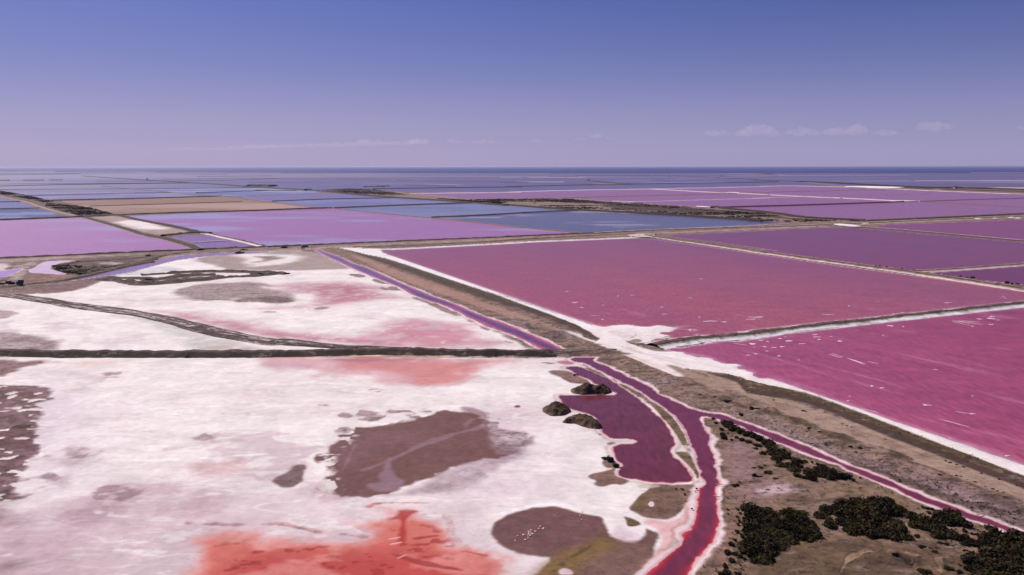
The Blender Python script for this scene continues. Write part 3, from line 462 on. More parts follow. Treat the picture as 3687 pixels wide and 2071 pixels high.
# ------------------------------------------------------------------ waters
# name, outline, base colour, deep/second colour, patch noise kind, roughness, shore band (colour,width), froth on land width, label
WL = [
 ('sea', 'X -1500,619 -300,617 0,618 400,621 900,624 1300,625.5 2000,626 3000,625 3687,623 5200,622 5200,560 -1500,560', (40, 60, 122), (46, 66, 128), '', .55, None, 0, 0),
 ('lagoon', 'X -1500,619 -300,617 0,618 400,621 900,624 1300,625.5 2000,626 3000,625 3687,623 5200,622 5200,690 3687,672 3400,671 3100,670 2900,672 2600,680 2300,690 1900,690 1500,694 1480,692 1280,680 1180,682 1140,697 960,712 940,730 700,715 480,722 180,722 60,700 0,688 -1500,600', (104, 90, 130), (146, 126, 148), 'far', .3, None, 0, 0),
 ('pond_a', 'U0 -2600,640 0,600 700,577 790,573 900,610 1150,680 1380,752 1550,778 1700,822 1838,874 1100,902 700,920 0,950 -2600,1040', (180, 112, 166), (178, 144, 190), 'wind', .3, None, 1, 0),
 ('pond_b', 'U0 1165,562 U1 0,518 560,495 760,490 850,493 1040,518 1330,547 1620,576 2000,609 U2 0,648 400,690 755,724 0,756 U1 1300,797 400,837 180,847 U0 2480,845 2300,802 2100,762 1900,724 1700,677 1400,620 1240,588', (180, 108, 162), (176, 158, 202), 'wind', .22, None, 1, 0),
 ('pond_c', 'U0 1585,757 1700,742 1900,738 2040,758 2140,780 2300,815 2440,846 1900,866 1850,842 1780,812 1680,782', (146, 94, 146), (140, 90, 142), '', .2, None, 1, 0),
 ('pond_d', 'U0 -2600,560 0,500 380,492 520,530 700,572 0,600 -2600,660', (50, 58, 108), (140, 142, 180), 'streak', .2, None, 0, 0),
 ('pond_e', 'U0 -2600,430 0,385 100,410 200,425 370,485 0,495 -2600,550', (98, 100, 150), (112, 108, 156), 'streak', .2, None, 0, 0),
 ('pond_f', 'U0 570,425 1960,385 2050,382 U1 0,410 640,488 0,512 U0 1120,547 1060,540 820,480', (176, 142, 136), (148, 116, 106), 'tan', .95, None, 0, 0),
 ('pond_g', 'U0 120,360 500,355 1180,348 1500,335 1950,378 1300,402 500,418', (126, 108, 148), (160, 150, 180), 'streak', .2, None, 0, 0),
 ('pond_h', 'U0 1370,322 2000,300 2576,302 U1 0,298 250,305 560,330 640,348 0,370 U0 2040,378 1700,350', (64, 82, 140), (172, 176, 208), 'streak2', .15, None, 0, 0),
 ('pond_i', 'U0 2040,380 U1 0,370 620,350 900,352 1430,392 640,407 200,426 0,408', (112, 92, 142), (112, 96, 148), '', .2, None, 0, 0),
 ('pond_j', 'U1 215,428 640,409 1430,394 2050,436 1500,458 780,488 640,483', (112, 98, 148), (136, 130, 172), 'streak', .2, None, 0, 0),
 ('pond_k', 'U1 800,490 1500,460 2090,438 2400,468 U2 0,455 300,480 740,506 300,527 0,543 U1 2100,557 1690,574 1340,547', (124, 126, 160), (90, 94, 132), 'streak', .2, None, 0, 0),
 ('pond_l', 'U1 1690,575 2100,558 U2 0,544 740,508 900,514 1600,552 2300,596 U3 0,602 420,634 0,652 U2 1800,674 1280,694 860,720 760,722 400,687 0,647', (80, 78, 108), (158, 146, 164), 'streak3', .2, None, 0, 0),
 ('pond_m', 'U1 1500,352 2576,338 U2 600,325 1400,310 2576,284 U3 300,281 900,291 1350,312 1900,335 2576,362 5000,430 5000,420 2576,536 1150,594 1000,590 500,562 0,512 U2 2576,533 2040,492 1800,478 1300,450 900,422 560,395 0,400 U1 1990,406', (160, 92, 132), (152, 94, 138), 'fine', .25, None, 1, 0),
 ('pond_n', 'U1 1235,885 1400,872 2576,808 U2 0,815 1200,768 1400,775 2000,858 2576,942 M3 0,128 900,258 1700,363 2700,505 4200,700 4200,330 2576,575 1500,690 600,785 0,856 M2 2576,826 2300,865 2050,888 1850,905 1830,915 1600,940 1335,970 1340,950 1450,930 1560,900 1650,852 1840,818 1500,800 1250,806 1100,790 980,812 870,800 M1 2576,590 1240,130', (146, 62, 92), (124, 62, 120), 'big', .3, None, 1.5, 0),
 ('pond_o', 'M3 4200,430 2576,637 1600,737 700,842 0,927 M2 2576,892 2290,940 2250,945 1430,1028 1460,1042 1700,1054 2000,1118 2150,1155 2330,1210 2450,1288 L3 100,92 1000,405 1877,702 3600,1290', (152, 56, 98), (130, 50, 90), 'big2', .3, None, 1.5, 0),
 ('pond_p', 'U2 1500,745 2576,690 U3 0,700 700,670 1050,674 1150,684 2576,808 5000,1020 M3 5000,60 2576,222 1900,282 1600,297 1530,293 0,90 U2 2576,883 2000,805', (136, 62, 94), (124, 64, 102), 'fine', .28, None, 1, 0),
 ('pond_q', 'U3 1150,660 1300,642 2576,595 5000,500 5000,990 2576,792 1600,702', (146, 64, 104), (134, 62, 104), 'fine', .28, None, 1, 0),
 ('pond_r', 'M3 1700,318 2576,255 5000,90 5000,660 2576,427 2000,368', (122, 48, 82), (114, 50, 88), 'fine', .28, None, 1, 0),
 ('canal', 'M1 590,98 640,96 720,130 860,175 940,225 1080,262 1180,310 1280,355 1400,410 1500,450 1620,500 1700,535 1840,580 1950,625 2100,690 2250,745 2400,800 2576,860 M2 130,815 330,905 480,970 570,1010 600,1030 560,1044 430,1044 370,1018 200,930 50,868 M1 2400,885 2240,830 2130,775 2000,720 1900,660 1780,610 1650,575 1500,520 1420,465 1300,415 1180,370 1060,320 960,280 850,225 700,160', (116, 64, 100), (110, 62, 100), '', .12, ((196, 96, 120), 4.5), 2.4, 1),
 ('ditch', 'M0 2500,118 2150,130 1900,140 1650,158 1400,213 1150,268 900,318 650,376 700,384 950,347 1200,312 1400,257 1600,202 1850,166 2150,145 2500,126', (158, 118, 158), (150, 112, 154), '', .15, None, 1.0, 1),
 ('salt_pool', 'Z0 1530,170 2420,165 2050,200 1700,270 1580,340 1500,420 1650,470 1850,520 2010,560 1950,590 1500,560 1250,540 950,530 900,440 1050,400 1200,300 1330,220', (202, 164, 204), (206, 176, 210), '', .4, None, .8, 1),
 ('brine_pool', 'Z0 -2000,540 0,520 560,400 720,400 640,470 420,560 260,640 200,665 0,672 -2000,700', (176, 130, 196), (168, 120, 190), '', .3, None, .8, 1),
 ('lake', 'L2 435,45 480,38 545,40 640,80 760,130 780,150 830,180 920,235 960,260 1020,320 1080,380 1130,430 1150,470 1190,530 1205,565 1150,608 1180,640 1230,680 1270,730 1300,790 1310,822 1200,828 1050,815 900,800 830,790 780,765 800,720 830,705 780,670 765,640 755,590 790,568 925,548 880,530 750,525 700,500 685,470 695,430 650,385 560,345 470,325 410,292 388,240 410,226 480,233 700,226 795,230 720,180 650,160 600,125 530,95 480,65', (114, 54, 66), (106, 52, 66), '', .14, ((170, 44, 62), .6), .8, 1),
 ('channel', 'M2 640,1106 860,1098 920,1102 850,1127 960,1165 1080,1220 L2 874,107 950,140 1040,190 1080,220 1180,270 1280,318 1400,345 1500,355 1620,400 1750,450 1877,490 L3 300,535 420,585 480,605 560,650 700,700 850,765 960,805 1100,870 1250,930 1400,985 1560,1040 1700,1090 1877,1160 2600,1440 2600,1480 1877,1210 1750,1150 1600,1090 1480,1060 1300,990 1200,950 1000,860 850,800 700,740 600,695 480,650 350,600 212,552 L2 1700,475 1560,425 1450,385 1350,380 1385,440 1430,500 1440,540 1415,570 1440,600 1470,650 1450,700 1475,760 1480,830 1440,900 1470,950 1490,1020 1490,1100 1470,1180 1430,1250 1370,1310 1300,1400 1200,1530 1100,1800 700,1800 930,1530 990,1447 1060,1390 1100,1330 1180,1260 1230,1180 1290,1120 1320,1050 1310,980 1340,900 1370,840 1360,760 1320,680 1310,620 1270,540 1240,460 1190,380 1100,320 1020,260 940,200 860,160 760,110 660,60 560,10 M2 700,1142', (120, 52, 72), (112, 46, 68), '', .14, ((164, 40, 54), 2.4), 1.9, 1),
]
DELTA = [(ground(px('M2 1500,870'))[0], 40, 4.5), (ground(px('M2 1850,820'))[0], 35, 3.5), (ground(px('M2 1850,1060'))[0], 28, 3.0), (ground(px('M2 2330,1215'))[0], 18, 3.0), (ground(px('M1 1230,130'))[0], 30, 4.0)]
SD = np.full(NV, -1e6)               # best signed distance to any water
faces_r = np.arange(nr-1)[:, None]*nc+np.arange(nc-1)[None, :]
FQ = np.stack([faces_r, faces_r+1, faces_r+nc+1, faces_r+nc], -1).reshape(-1, 4)
FID = np.full(len(FQ), -1); FBEST = np.full(len(FQ), -1e9)
WC = np.zeros((NV, 3)); sds = []
for k, (nm, s, c, c2, kind, ro, band, froth, sm) in enumerate(WL):
    P = poly(s, 1 if sm else 0) if sm else ground(px(s))
    big = float(np.max(np.ptp(P, axis=0)))
    idx, d = sdf(P, X, Y, 60)
    if nm in ('sea', 'lagoon'): pass
    elif sm: d = d+ws[idx]*.9+wy[idx]*.5
    else: d = d+ws[idx]*.5*np.clip(600/Y[idx], 0, 1)
    if nm in ('pond_n', 'pond_o'):
        for c_, r_, a_ in DELTA:
            d = d+a_*np.exp(-((X[idx]-c_[0])**2+(Y[idx]-c_[1])**2)/r_**2)*(1.2*fl[idx]+.9*wy[idx]+.6*f2[idx])
    SDk = np.full(NV, -1e6); SDk[idx] = d
    sds.append((idx, d))
    SD = np.maximum(SD, SDk)
    f = SDk[FQ].max(1)
    if nm in ('sea', 'lagoon'): f = np.where(f > 0, .02 if nm == 'lagoon' else .01, -1e6)
    marg = -1.3*CELL[FQ[:, 0]] if nm not in ('sea', 'lagoon') else 0
    ok = (f > marg) & (f > FBEST)
    FID[ok] = k; FBEST[ok] = f[ok]
# froth / salt rims on the land beside the brine
for k, w in enumerate(WL):
    if w[7] <= 0 or w[0] in ('sea', 'lagoon'): continue
    idx, d = sds[k]; fw = w[7]*(.85 if w[0] in ('channel', 'lake', 'canal') else 1.4)
    fx = fw*(.85+.4*wy[idx]+.5*fl[idx]); fx = fx*(1-.35*sst(70, 90, X[idx])) if w[0] == 'channel' else fx
    m = (sst(-fx-.8, -fx*.6, d)*(d < 3)*np.clip(1.8-CELL[idx]/6, 0, 1))[:, None]
    c = lin((232, 206, 212)) if w[0] in ('channel', 'lake', 'canal') else lin((226, 206, 210))
    C[idx] = C[idx]*(1-m*.92)+c*m*.92; T[idx] *= (1-m[:, 0]*.8)
    if w[0] in ('channel', 'lake', 'canal'):           # reddish damp lip next to the water, tan outer ring
        m = sst(-.7, -.1, d)[:, None]; C[idx] = C[idx]*(1-m*.45)+lin((214, 130, 130))*m*.45
        m = (sst(-fx-2.2, -fx-1.2, d)*sst(-fx-.2, -fx-.9, d))[:, None]; C[idx] = C[idx]*(1-m*.35)+lin((150, 118, 100))*m*.35

for q in ('L2 790,150 850,165 925,212 900,212 830,178', 'L2 985,262 1080,315 1145,352 1205,432 1245,492 1272,560 1228,568 1195,500 1135,420 1050,335', 'L2 1182,620 1285,622 1306,684 1340,750 1344,785 1334,806 1316,740 1252,684 1208,640',
          'L2 560,42 640,60 720,108 740,122 690,112 620,78'):
    paint(q, (124, 102, 78), .35, (0, .35, .3), tex=.75)
line('L2 1030,235 1100,300 1180,360 1240,450 1285,560', (96, 78, 56), .8, .6, .8, (0, .3, .3))
wS = np.maximum(1.6, CELL)
land_h = np.where(SD > 0, -.5*np.clip(SD/wS, 0, 1), .14*np.clip(-SD/wS, 0, 1)+.36*sst(6, 16, -SD))
soil = np.clip(T-.25, 0, 1)*sst(5, 13, -SD)
rid = 1-np.abs(fbm(X, Y, 15, 4, 43, CELL))
land_h = land_h+soil*(.8*rid*rid+.5*ws+.35*wy+.25*f2)*np.clip(3/(CELL+.5), 0, 1)+HGT+.05*ws*sst(1, 4, -SD)
keep = ~((SD[FQ] > (2*CELL+3)[FQ]).all(1)) | (FID < 0)
def sub(name, fmask, z, mat, col, tex):
    f = FQ[fmask]; used = np.unique(f); remap = np.zeros(NV, np.int64); remap[used] = np.arange(len(used))
    v = np.stack([X[used], Y[used], np.broadcast_to(z, (NV,))[used]], 1)
    return mesh_obj(name, v, remap[f], mat, col[used], np.broadcast_to(tex, (NV,))[used])
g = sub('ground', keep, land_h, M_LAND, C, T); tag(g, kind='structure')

# anisotropic wind fields
def aniso(ang, L, Wd, s, octv=3):
    a = math.radians(ang); x = X*math.cos(a)+Y*math.sin(a); y = -X*math.sin(a)+Y*math.cos(a)
    return fbm(x/L, y/Wd, 1, octv, s, CELL/Wd*.5)
wind = fbm(X*.45+Y*.1, Y*.8, 150, 4, 201, CELL*.5); st1 = fbm(X*.45, Y*1.0, 70, 5, 207, CELL*.3); st2 = fbm(X*.4+Y*.2, Y*.8, 130, 4, 211, CELL*.5); farn = fbm(X*.35, Y, 1100, 4, 215, CELL*.5)
A0 = ground(px('L3 100,92 1877,702')); dv = A0[1]-A0[0]; ANG = math.degrees(math.atan2(dv[1], dv[0]))
near1 = aniso(ANG+4, 55, 5, 221, 4); near2 = aniso(ANG-8, 260, 45, 227); grain = fbm(X*.5, Y*1.5, 9, 3, 231, CELL*.5)
for k, (nm, s, c, c2, kind, ro, band, froth, sm) in enumerate(WL):
    col = np.empty((NV, 3)); idx, d = sds[k]
    c = lin(c)*.92; c2 = lin(c2)*.92
    ii = idx; m = np.zeros(len(ii))
    if kind == 'wind': m = sst(-.05, .5, wind[ii]+.2*st1[ii]+.25*wl[ii])*.95
    elif kind in ('streak', 'streak3'): m = sst(.12, .32, st1[ii]+.5*wl[ii])*.9
    elif kind == 'streak2': m = sst(-.05, .3, st2[ii]+.4*wind[ii])
    elif kind == 'far': m = sst(.0, .45, farn[ii])*.9
    elif kind == 'tan': m = sst(-.3, .5, wind[ii]+.5*sst(1800, 1500, Y[ii]))
    elif kind in ('big', 'big2', 'fine'): m = sst(-.4, .6, near2[ii])*.55
    base = c*(1-m[:, None])+c2*m[:, None]
    if kind == 'big':       # violet farther and to the right, red-brown nearer and left
        q = np.clip(sst(450, 950, Y[ii])*.7+sst(-50, 500, X[ii])*.45, 0, 1)[:, None]
        base = (lin((172, 84, 92))*(1-q)+lin((140, 74, 102))*q)*(1-.25*m[:, None])+c2*.25*m[:, None]
        mm = (sst(.55, .9, near1[ii]+.25*wy[ii])*sst(620, 380, Y[ii])*.5)[:, None]; base = base*(1-mm)+lin((200, 130, 150))*mm
    if kind == 'big2':
        q = np.clip(sst(40, 300, X[ii])*.8, 0, 1)[:, None]
        base = lin((176, 84, 116))*(1-q)+lin((156, 60, 88))*q; base = base*(1-.3*m[:, None])+c2*.3*m[:, None]
        mm = (sst(.45, .8, near1[ii]+.2*wy[ii])*.40)[:, None]; base = base*(1-mm)+lin((196, 120, 148))*mm
        mm = (sst(.2, .8, -near1[ii])*.3)[:, None]; base = base*(1-mm)+lin((122, 40, 78))*mm
    if nm == 'sea': base = base*(1+.0*m[:, None])
    base = base*(1+.10*grain[ii][:, None])
    if band is not None:
        bw = band[1]*(1+.6*wy[ii]+.4*ws[ii])
        if nm == 'channel': bw = bw*(.12+1.1*sst(232, 180, Y[ii])*sst(75, 60, X[ii]))
        if nm == 'lake': bw = bw*(.5+1.0*sst(310, 245, Y[ii]))
        t = sst(bw, 0, d)[:, None]*np.where(d > -2, 1, 1)[:, None]; base = base*(1-t)+lin(band[0])*t
        t = sst(bw*.35+.3, 0, d)[:, None]*(.2 if nm == 'lake' else .35); base = base*(1-t)+lin((224, 110, 110))*t
        t = sst(.55, .0, d)[:, None]*.8; base = base*(1-t)+lin((236, 190, 196))*t
    elif froth: 
        t = sst(froth*2.5, 0, d)[:, None]*.45; base = base*(1-t)+lin((214, 160, 186))*t
    col[ii] = base
    fm = FID == k
    if fm.any():
        o = sub({'sea': 'sea', 'lagoon': 'lagoon', 'canal': 'canal_water', 'ditch': 'ditch_water', 'lake': 'lake_water', 'channel': 'channel_water', 'salt_pool': 'pool_water', 'brine_pool': 'pool_water'}.get(nm, 'pond_water'), fm, 0.0, M_SEA if nm == 'sea' else M_WATER, col, ro)
        tag(o, kind='structure')

# ------------------------------------------------------------------ air
TILE['D'] = (1940, 1360, 7.233)
bx = [(-260000, -6000, -2.0), (260000, -6000, -2.0), (260000, 232000, -2.0), (-260000, 232000, -2.0)]
bx += [(a, b, 97.0) for a, b, c in bx]
hm = bpy.data.materials.new('air'); hm.use_nodes = True; ht = hm.node_tree; ht.nodes.clear()
ho = N(ht, 'ShaderNodeOutputMaterial'); hv = N(ht, 'ShaderNodeVolumePrincipled')
hv.inputs['Density'].default_value = 1.5e-5; hv.inputs['Color'].default_value = (.76, .68, .93, 1); hv.inputs['Anisotropy'].default_value = .25
ht.links.new(hv.outputs[0], ho.inputs['Volume'])
hzo = mesh_obj('haze', bx, [(3, 2, 1, 0), (4, 5, 6, 7), (0, 1, 5, 4), (1, 2, 6, 5), (2, 3, 7, 6), (3, 0, 4, 7)], hm, smooth=False); tag(hzo, kind='stuff')

# wide ground skirt under and behind the surveyed part
sk = mesh_obj('ground_skirt', [(-9000, -3000, -1.0), (9000, -3000, -1.0), (9000, 9000, -1.0), (-9000, 9000, -1.0)], [(0, 1, 2, 3)], M_LAND, np.tile(lin((150, 126, 122)), (4, 1)), 1.0); tag(sk, kind='structure')
sk.name = 'terrain'

# ------------------------------------------------------------------ dykes, banks and causeways
def resample(P, stepf):
    out_ = [P[0]]
    for a, b in zip(P[:-1], P[1:]):
        L = np.linalg.norm(b-a); s = 0
        while s < L:
            p = a+(b-a)*s/L; st = max(.8, np.linalg.norm(p)/788*stepf); s += st
            out_.append(a+(b-a)*min(s, L)/L)
    return np.array(out_)
def dyke(s, w, h, pal, jag=.15, slope=1.3, name='dyke', wob=.12, z0=.0, smooth=1, tex=.8, gaps=0, spk=.0, seed=0, sf=1.3):
    """pal: near fringe(width or 0, colour), near slope, near top edge, top, far top edge, far slope, far fringe(width, colour)"""
    p = px(s); P = ground(chaikin(p, smooth, False) if smooth else p); P = resample(P, sf)
    if P[0, 0] > P[-1, 0]: P = P[::-1]
    d = np.gradient(P, axis=0); n = np.stack([d[:, 1], -d[:, 0]], 1); n /= np.linalg.norm(n, axis=1)[:, None]+1e-9   # towards the viewer for left-to-right lines
    flip = np.sum(n*P, 1).mean() > 0
    if flip: n = -n
    (fn, cfn), c1, c2, c3, c4, c5, (ff, cff) = pal
    R = np.linalg.norm(P, axis=1); sc = np.maximum(3, R/788*4)
    spc = np.linalg.norm(d, axis=1)*2.2; nz = lambda k, wl: fbm(P[:, 0]+k*31+seed, P[:, 1]-k*17, wl, 3, 300+k+seed, spc)
    W = w*(1+wob*nz(1, 30)+wob*nz(2, 8)); Hh = h*(1+jag*nz(3, 6)+jag*nz(4, 2.2))
    if gaps: Hh = Hh*(1-gaps*sst(.35, .6, nz(9, 60)))
    Hh = np.maximum(Hh, .8)
    xs = [W/2+h*slope+fn*(1+.3*nz(5, 12)+.25*nz(11, 3)), W/2+h*slope*(1+.25*nz(6, 3)), W/2, W/4, 0*W, -W/4, -W/2, -W/2-h*slope*(1+.25*nz(7, 3)), -W/2-h*slope-ff*(1+.3*nz(8, 12))]
    if not fn: xs[0] = xs[1]+.3
    if not ff: xs[-1] = xs[-2]-.3
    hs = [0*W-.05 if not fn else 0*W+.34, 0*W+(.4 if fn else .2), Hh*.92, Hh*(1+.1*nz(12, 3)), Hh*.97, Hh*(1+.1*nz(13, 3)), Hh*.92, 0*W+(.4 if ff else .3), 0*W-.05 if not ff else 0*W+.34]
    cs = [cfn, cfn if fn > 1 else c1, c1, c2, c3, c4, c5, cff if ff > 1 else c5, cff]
    xs = [xs[0]+1.1]+xs+[xs[-1]-1.1]; hs = [0*W-.1]+hs+[0*W-.1]; cs = [cs[0]]+cs+[cs[-1]]
    V = []; CC = []; K = 11
    for i in range(K):
        q = P+n*xs[i][:, None]; V.append(np.column_stack([q, hs[i]+z0]))
        c = np.tile(lin(cs[i]), (len(P), 1))*(1+.10*nz(20+i, 4)+.15*nz(30+i, 25))[:, None]
        if spk: m = sst(.15, .5, nz(40+i, 5)+.4*nz(45+i, 1.8))[:, None]*spk; c = c*(1-m)+lin((50, 38, 30))*m
        CC.append(np.clip(c, 0, .95))
    # one extra row so that the foot of the slope is a crisp line
    tx_ = np.full((len(P), K), float(tex))
    if fn > 1: tx_[:, :3] = .08
    if ff > 1: tx_[:, -3:] = .08
    tex = tx_.ravel()
    V = np.stack(V, 1).reshape(-1, 3); CC = np.stack(CC, 1).reshape(-1, 3); L = len(P)
    f = (np.arange(L-1)[:, None]*K+np.arange(K-1)[None]).ravel()
    Fc = np.stack([f, f+1, f+K+1, f+K], 1)
    if flip: Fc = Fc[:, ::-1]
    o = mesh_obj(name, V, Fc, M_LAND, CC, tex); tag(o, kind='structure'); return o
BR = (96, 74, 68); BK = (66, 50, 50); TN = (168, 138, 126); WH = (236, 224, 228); OL = (92, 76, 52); GY = (160, 138, 136)
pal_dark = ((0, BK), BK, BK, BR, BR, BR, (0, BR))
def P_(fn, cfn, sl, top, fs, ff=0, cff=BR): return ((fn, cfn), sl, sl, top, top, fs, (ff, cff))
dyke('M0 -1500,1062 0,1078 540,1090 1000,1090 1500,1090 2576,1087 M1 560,1080 1100,1065 1300,1063 1900,1075 2300,1082 M2 0,1084 300,1082 500,1078', 5.4, 2.6, P_(.6, (214, 196, 200), (46, 31, 31), (86, 60, 58), (62, 44, 42), 1, (220, 204, 206)), .2, 1.1, seed=1)  # near slope painted darkest: the shade of the backlit face is in its colour
for i, (a, wv, cc) in enumerate([(-9, 1.2, (84, 66, 66)), (0, 1.4, (120, 98, 100)), (10, 1.0, (90, 70, 70)), (20, 1.4, (76, 58, 58))]):
    pass
def off(s, dy):
    o = []; 
    for w in s.split():
        if w in TILE: o.append(w)
        else:
            x, y = w.split(','); o.append('%s,%.1f' % (x, float(y)+dy))
    return ' '.join(o)
trk = 'M0 -1200,455 0,522 250,552 500,592 750,637 1000,664 1250,698 1450,734 1600,768 1750,808 1900,848 2100,896 2300,936 2576,978 M1 250,958 500,985 800,1010 1100,1022 1500,1030'
paint_later = [trk]
def track(s_, w, rows, seed, base, dark, pale, h=.5, name='dyke'):
    P = resample(ground(chaikin(px(s_), 2, False)), .9); d = np.gradient(P, axis=0); n = np.stack([d[:, 1], -d[:, 0]], 1); n /= np.linalg.norm(n, axis=1)[:, None]+1e-9
    L = np.concatenate([[0], np.cumsum(np.linalg.norm(np.diff(P, axis=0), axis=1))]); V = []; CC = []; r = np.random.RandomState(seed)
    W = w*(1+.22*fbm(L, L*0, 40, 3, seed))*(.25+.75*sst(0, 60, L)*sst(L[-1], L[-1]-60, L)); K = rows
    for k in range(K):
        t = 1-2*k/(K-1); e = 1-abs(t)**6; jig = .09*fbm(L, L*0+k*50, 9, 3, seed+k)
        rut = fbm(L/6+k*.0, L*0+k*1.35, 2.2, 3, seed+3)
        z = .52+h*e*(.35+.65*np.clip(rut+.3, 0, 1)); z[:] = z if 0 < k < K-1 else -.2
        q = P+n*((t+jig*(1-abs(t)))*W/2)[:, None]; V.append(np.column_stack([q, z]))
        m = sst(-.25, .35, fbm(L/9, L*0+k*1.7, 1.6, 4, seed+7))[:, None]; c = lin(dark)*m+lin(base)*(1-m)
        m = sst(.15, .45, fbm(L/14, L*0+k*1.9+9, 1.5, 3, seed+11))[:, None]*(1-abs(t)*.3); c = c*(1-m)+lin(pale)*m
        if k in (0, K-1): c = c*.0+lin((236, 224, 226))
        CC.append(c)
    V = np.stack(V, 1).reshape(-1, 3); CC = np.stack(CC, 1).reshape(-1, 3); n_ = len(P)
    f = (np.arange(n_-1)[:, None]*K+np.arange(K-1)[None]).ravel()
    tag(mesh_obj(name, V, np.stack([f, f+1, f+K+1, f+K], 1), M_LAND, np.clip(CC, 0, 1), .9), kind='structure')
track(trk, 15, 19, 3, (96, 76, 74), (60, 44, 44), (206, 188, 194), .7)
track('M2 -500,1068 0,1062 300,1062 600,1052 900,1032 1080,1040', 15, 15, 6, (96, 76, 70), (60, 46, 40), (150, 130, 132), .3)
dyke('M0 -1200,640 0,462 300,425 500,405 700,368 1000,298 1250,238 1500,158 1750,128', 5, 1.2, P_(0, BK, (72, 56, 48), (122, 98, 94), (70, 54, 48)), .3, 1.3, seed=7)
for q, w, h, sd_ in (('M0 1310,345 1600,326 1800,314 2200,312 2500,322 2576,330 M1 100,345', 7, 2.0, 8), ('M1 0,330 120,325 240,322 340,335', 7, 1.5, 9),
                     ('M0 962,385 1150,402 1250,420 1400,424 1500,415 1700,398 1880,385 2050,365', 12, 2.2, 10), ('M0 1380,395 1500,380 1700,352 1850,345 2000,338', 9, 2.0, 12), ('M0 1000,372 1200,372 1400,378 1450,392', 9, 1.4, 13), ('M0 1700,395 1900,372 2100,362 2300,356 2480,338', 8, 1.4, 14)):
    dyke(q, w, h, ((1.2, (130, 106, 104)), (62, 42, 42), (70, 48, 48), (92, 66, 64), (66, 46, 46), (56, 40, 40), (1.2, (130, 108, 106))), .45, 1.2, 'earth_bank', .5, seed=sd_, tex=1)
for q, sd_ in (('M0 520,255 700,225 1000,208 1300,180 1420,165', 15), ('M0 560,300 800,285 1000,262 1300,225 1450,190', 16), ('M0 760,325 1000,285 1200,250 1400,215', 17)):
    dyke(q, 7, .8, ((0, BK), (66, 50, 44), (74, 56, 50), (100, 78, 72), (70, 52, 46), (70, 52, 48), (0, BK)), .8, 1.2, 'earth_bank', .6, seed=sd_, tex=1, gaps=.6)
# between the two big ponds on the right
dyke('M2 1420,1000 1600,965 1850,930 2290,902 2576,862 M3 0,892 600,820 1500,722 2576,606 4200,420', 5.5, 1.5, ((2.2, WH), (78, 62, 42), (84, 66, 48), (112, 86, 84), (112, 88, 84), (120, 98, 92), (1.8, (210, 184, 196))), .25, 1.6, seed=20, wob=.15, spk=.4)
dyke('U2 1360,748 1450,760 2000,836 2576,920 M3 0,108 900,232 1700,338 2576,474 4200,700', 9, 1.7, ((1.2, (222, 190, 194)), (96, 78, 50), (106, 86, 58), (166, 132, 122), (160, 128, 116), (80, 60, 52), (0, BR)), .2, 1.8, seed=21, spk=.3)
dyke('M3 1560,302 1700,300 1900,287 2576,238 5000,50', 5, 1.3, P_(2, (206, 176, 180), (86, 66, 56), (178, 140, 134), (150, 110, 104)), .2, 1.3, seed=22)
dyke('U3 700,652 1050,667 1150,674 1600,708 2576,798 5000,1005', 7, 1.5, P_(0, WH, (96, 74, 74), (206, 186, 198), (196, 170, 186)), .15, 1.2, seed=23, tex=.15)
dyke('U2 860,724 1280,700 1800,682 2576,655 U3 0,672 400,657 800,640 1150,628 1500,608 2576,565 5000,460', 14, 1.2, P_(0, BK, (86, 68, 60), (186, 164, 158), (120, 98, 88)), .2, 1.3, seed=24)
dyke('U3 1000,612 1300,602 1800,580 2576,545 5000,440', 16, 2.2, P_(0, BK, (74, 58, 52), (110, 88, 80), (96, 78, 70)), .3, 1.3, seed=25)
dyke('U0 -2600,1040 0,958 700,926 1100,906 1850,874 2490,850 U1 180,850 1300,802 2576,750 U2 0,757 860,722', 4, 1.5, P_(0, BK, (78, 58, 56), (104, 82, 78), (70, 52, 52)), .4, 1.3, seed=26)
dyke('U1 1180,872 1400,868 2576,806 U2 0,813 700,786 1200,764 1420,760', 5, .8, P_(3, (236, 214, 220), (226, 208, 210), (226, 208, 210), (150, 128, 120)), .2, 1.3, seed=27)
dyke('U1 950,855 1400,842 1800,825 2576,782 U2 0,792 900,745 1250,730', 8, 1.0, P_(0, BK, (96, 74, 62), (110, 88, 76), (110, 88, 76)), .6, 1.3, seed=28, gaps=.8)
# left-hand ponds
dyke('U0 790,576 900,606 1150,676 1380,749 1550,776 1700,820 1780,845 1860,884', 3.5, 2.2, P_(1, TN, (72, 54, 46), (92, 72, 62), (66, 50, 44)), .5, 1.2, seed=30)
dyke('U0 1100,556 1240,590 1400,622 1560,650 1700,680 1850,716 1950,728', 4, 2.4, P_(0, BK, (56, 42, 38), (72, 54, 48), (90, 70, 60)), .5, 1.2, seed=31)
dyke('U0 1900,722 2000,740 2100,764 2300,805 2400,832 2500,852', 3, 1.3, P_(2.5, (230, 206, 206), (80, 60, 50), (100, 78, 66), (66, 50, 44)), .6, 1.2, seed=32)
dyke('U0 1510,752 1600,740 1720,727 1850,718 1930,726', 4, 2.4, P_(0, BK, (48, 36, 34), (64, 48, 44), (60, 46, 42)), .5, 1.1, seed=33)
dyke('U0 1760,812 1900,803 2140,790', 3, .3, P_(0, WH, (230, 206, 224), (230, 206, 224), WH), .2, 1.3, seed=34, tex=.05)
dyke('U0 -2600,655 0,602 300,590 700,575 1100,556 1600,536 U1 0,516 300,504 560,494 760,489', 4, 2.6, P_(0, BK, (58, 44, 44), (78, 60, 56), (60, 46, 44)), .5, 1.2, seed=35)
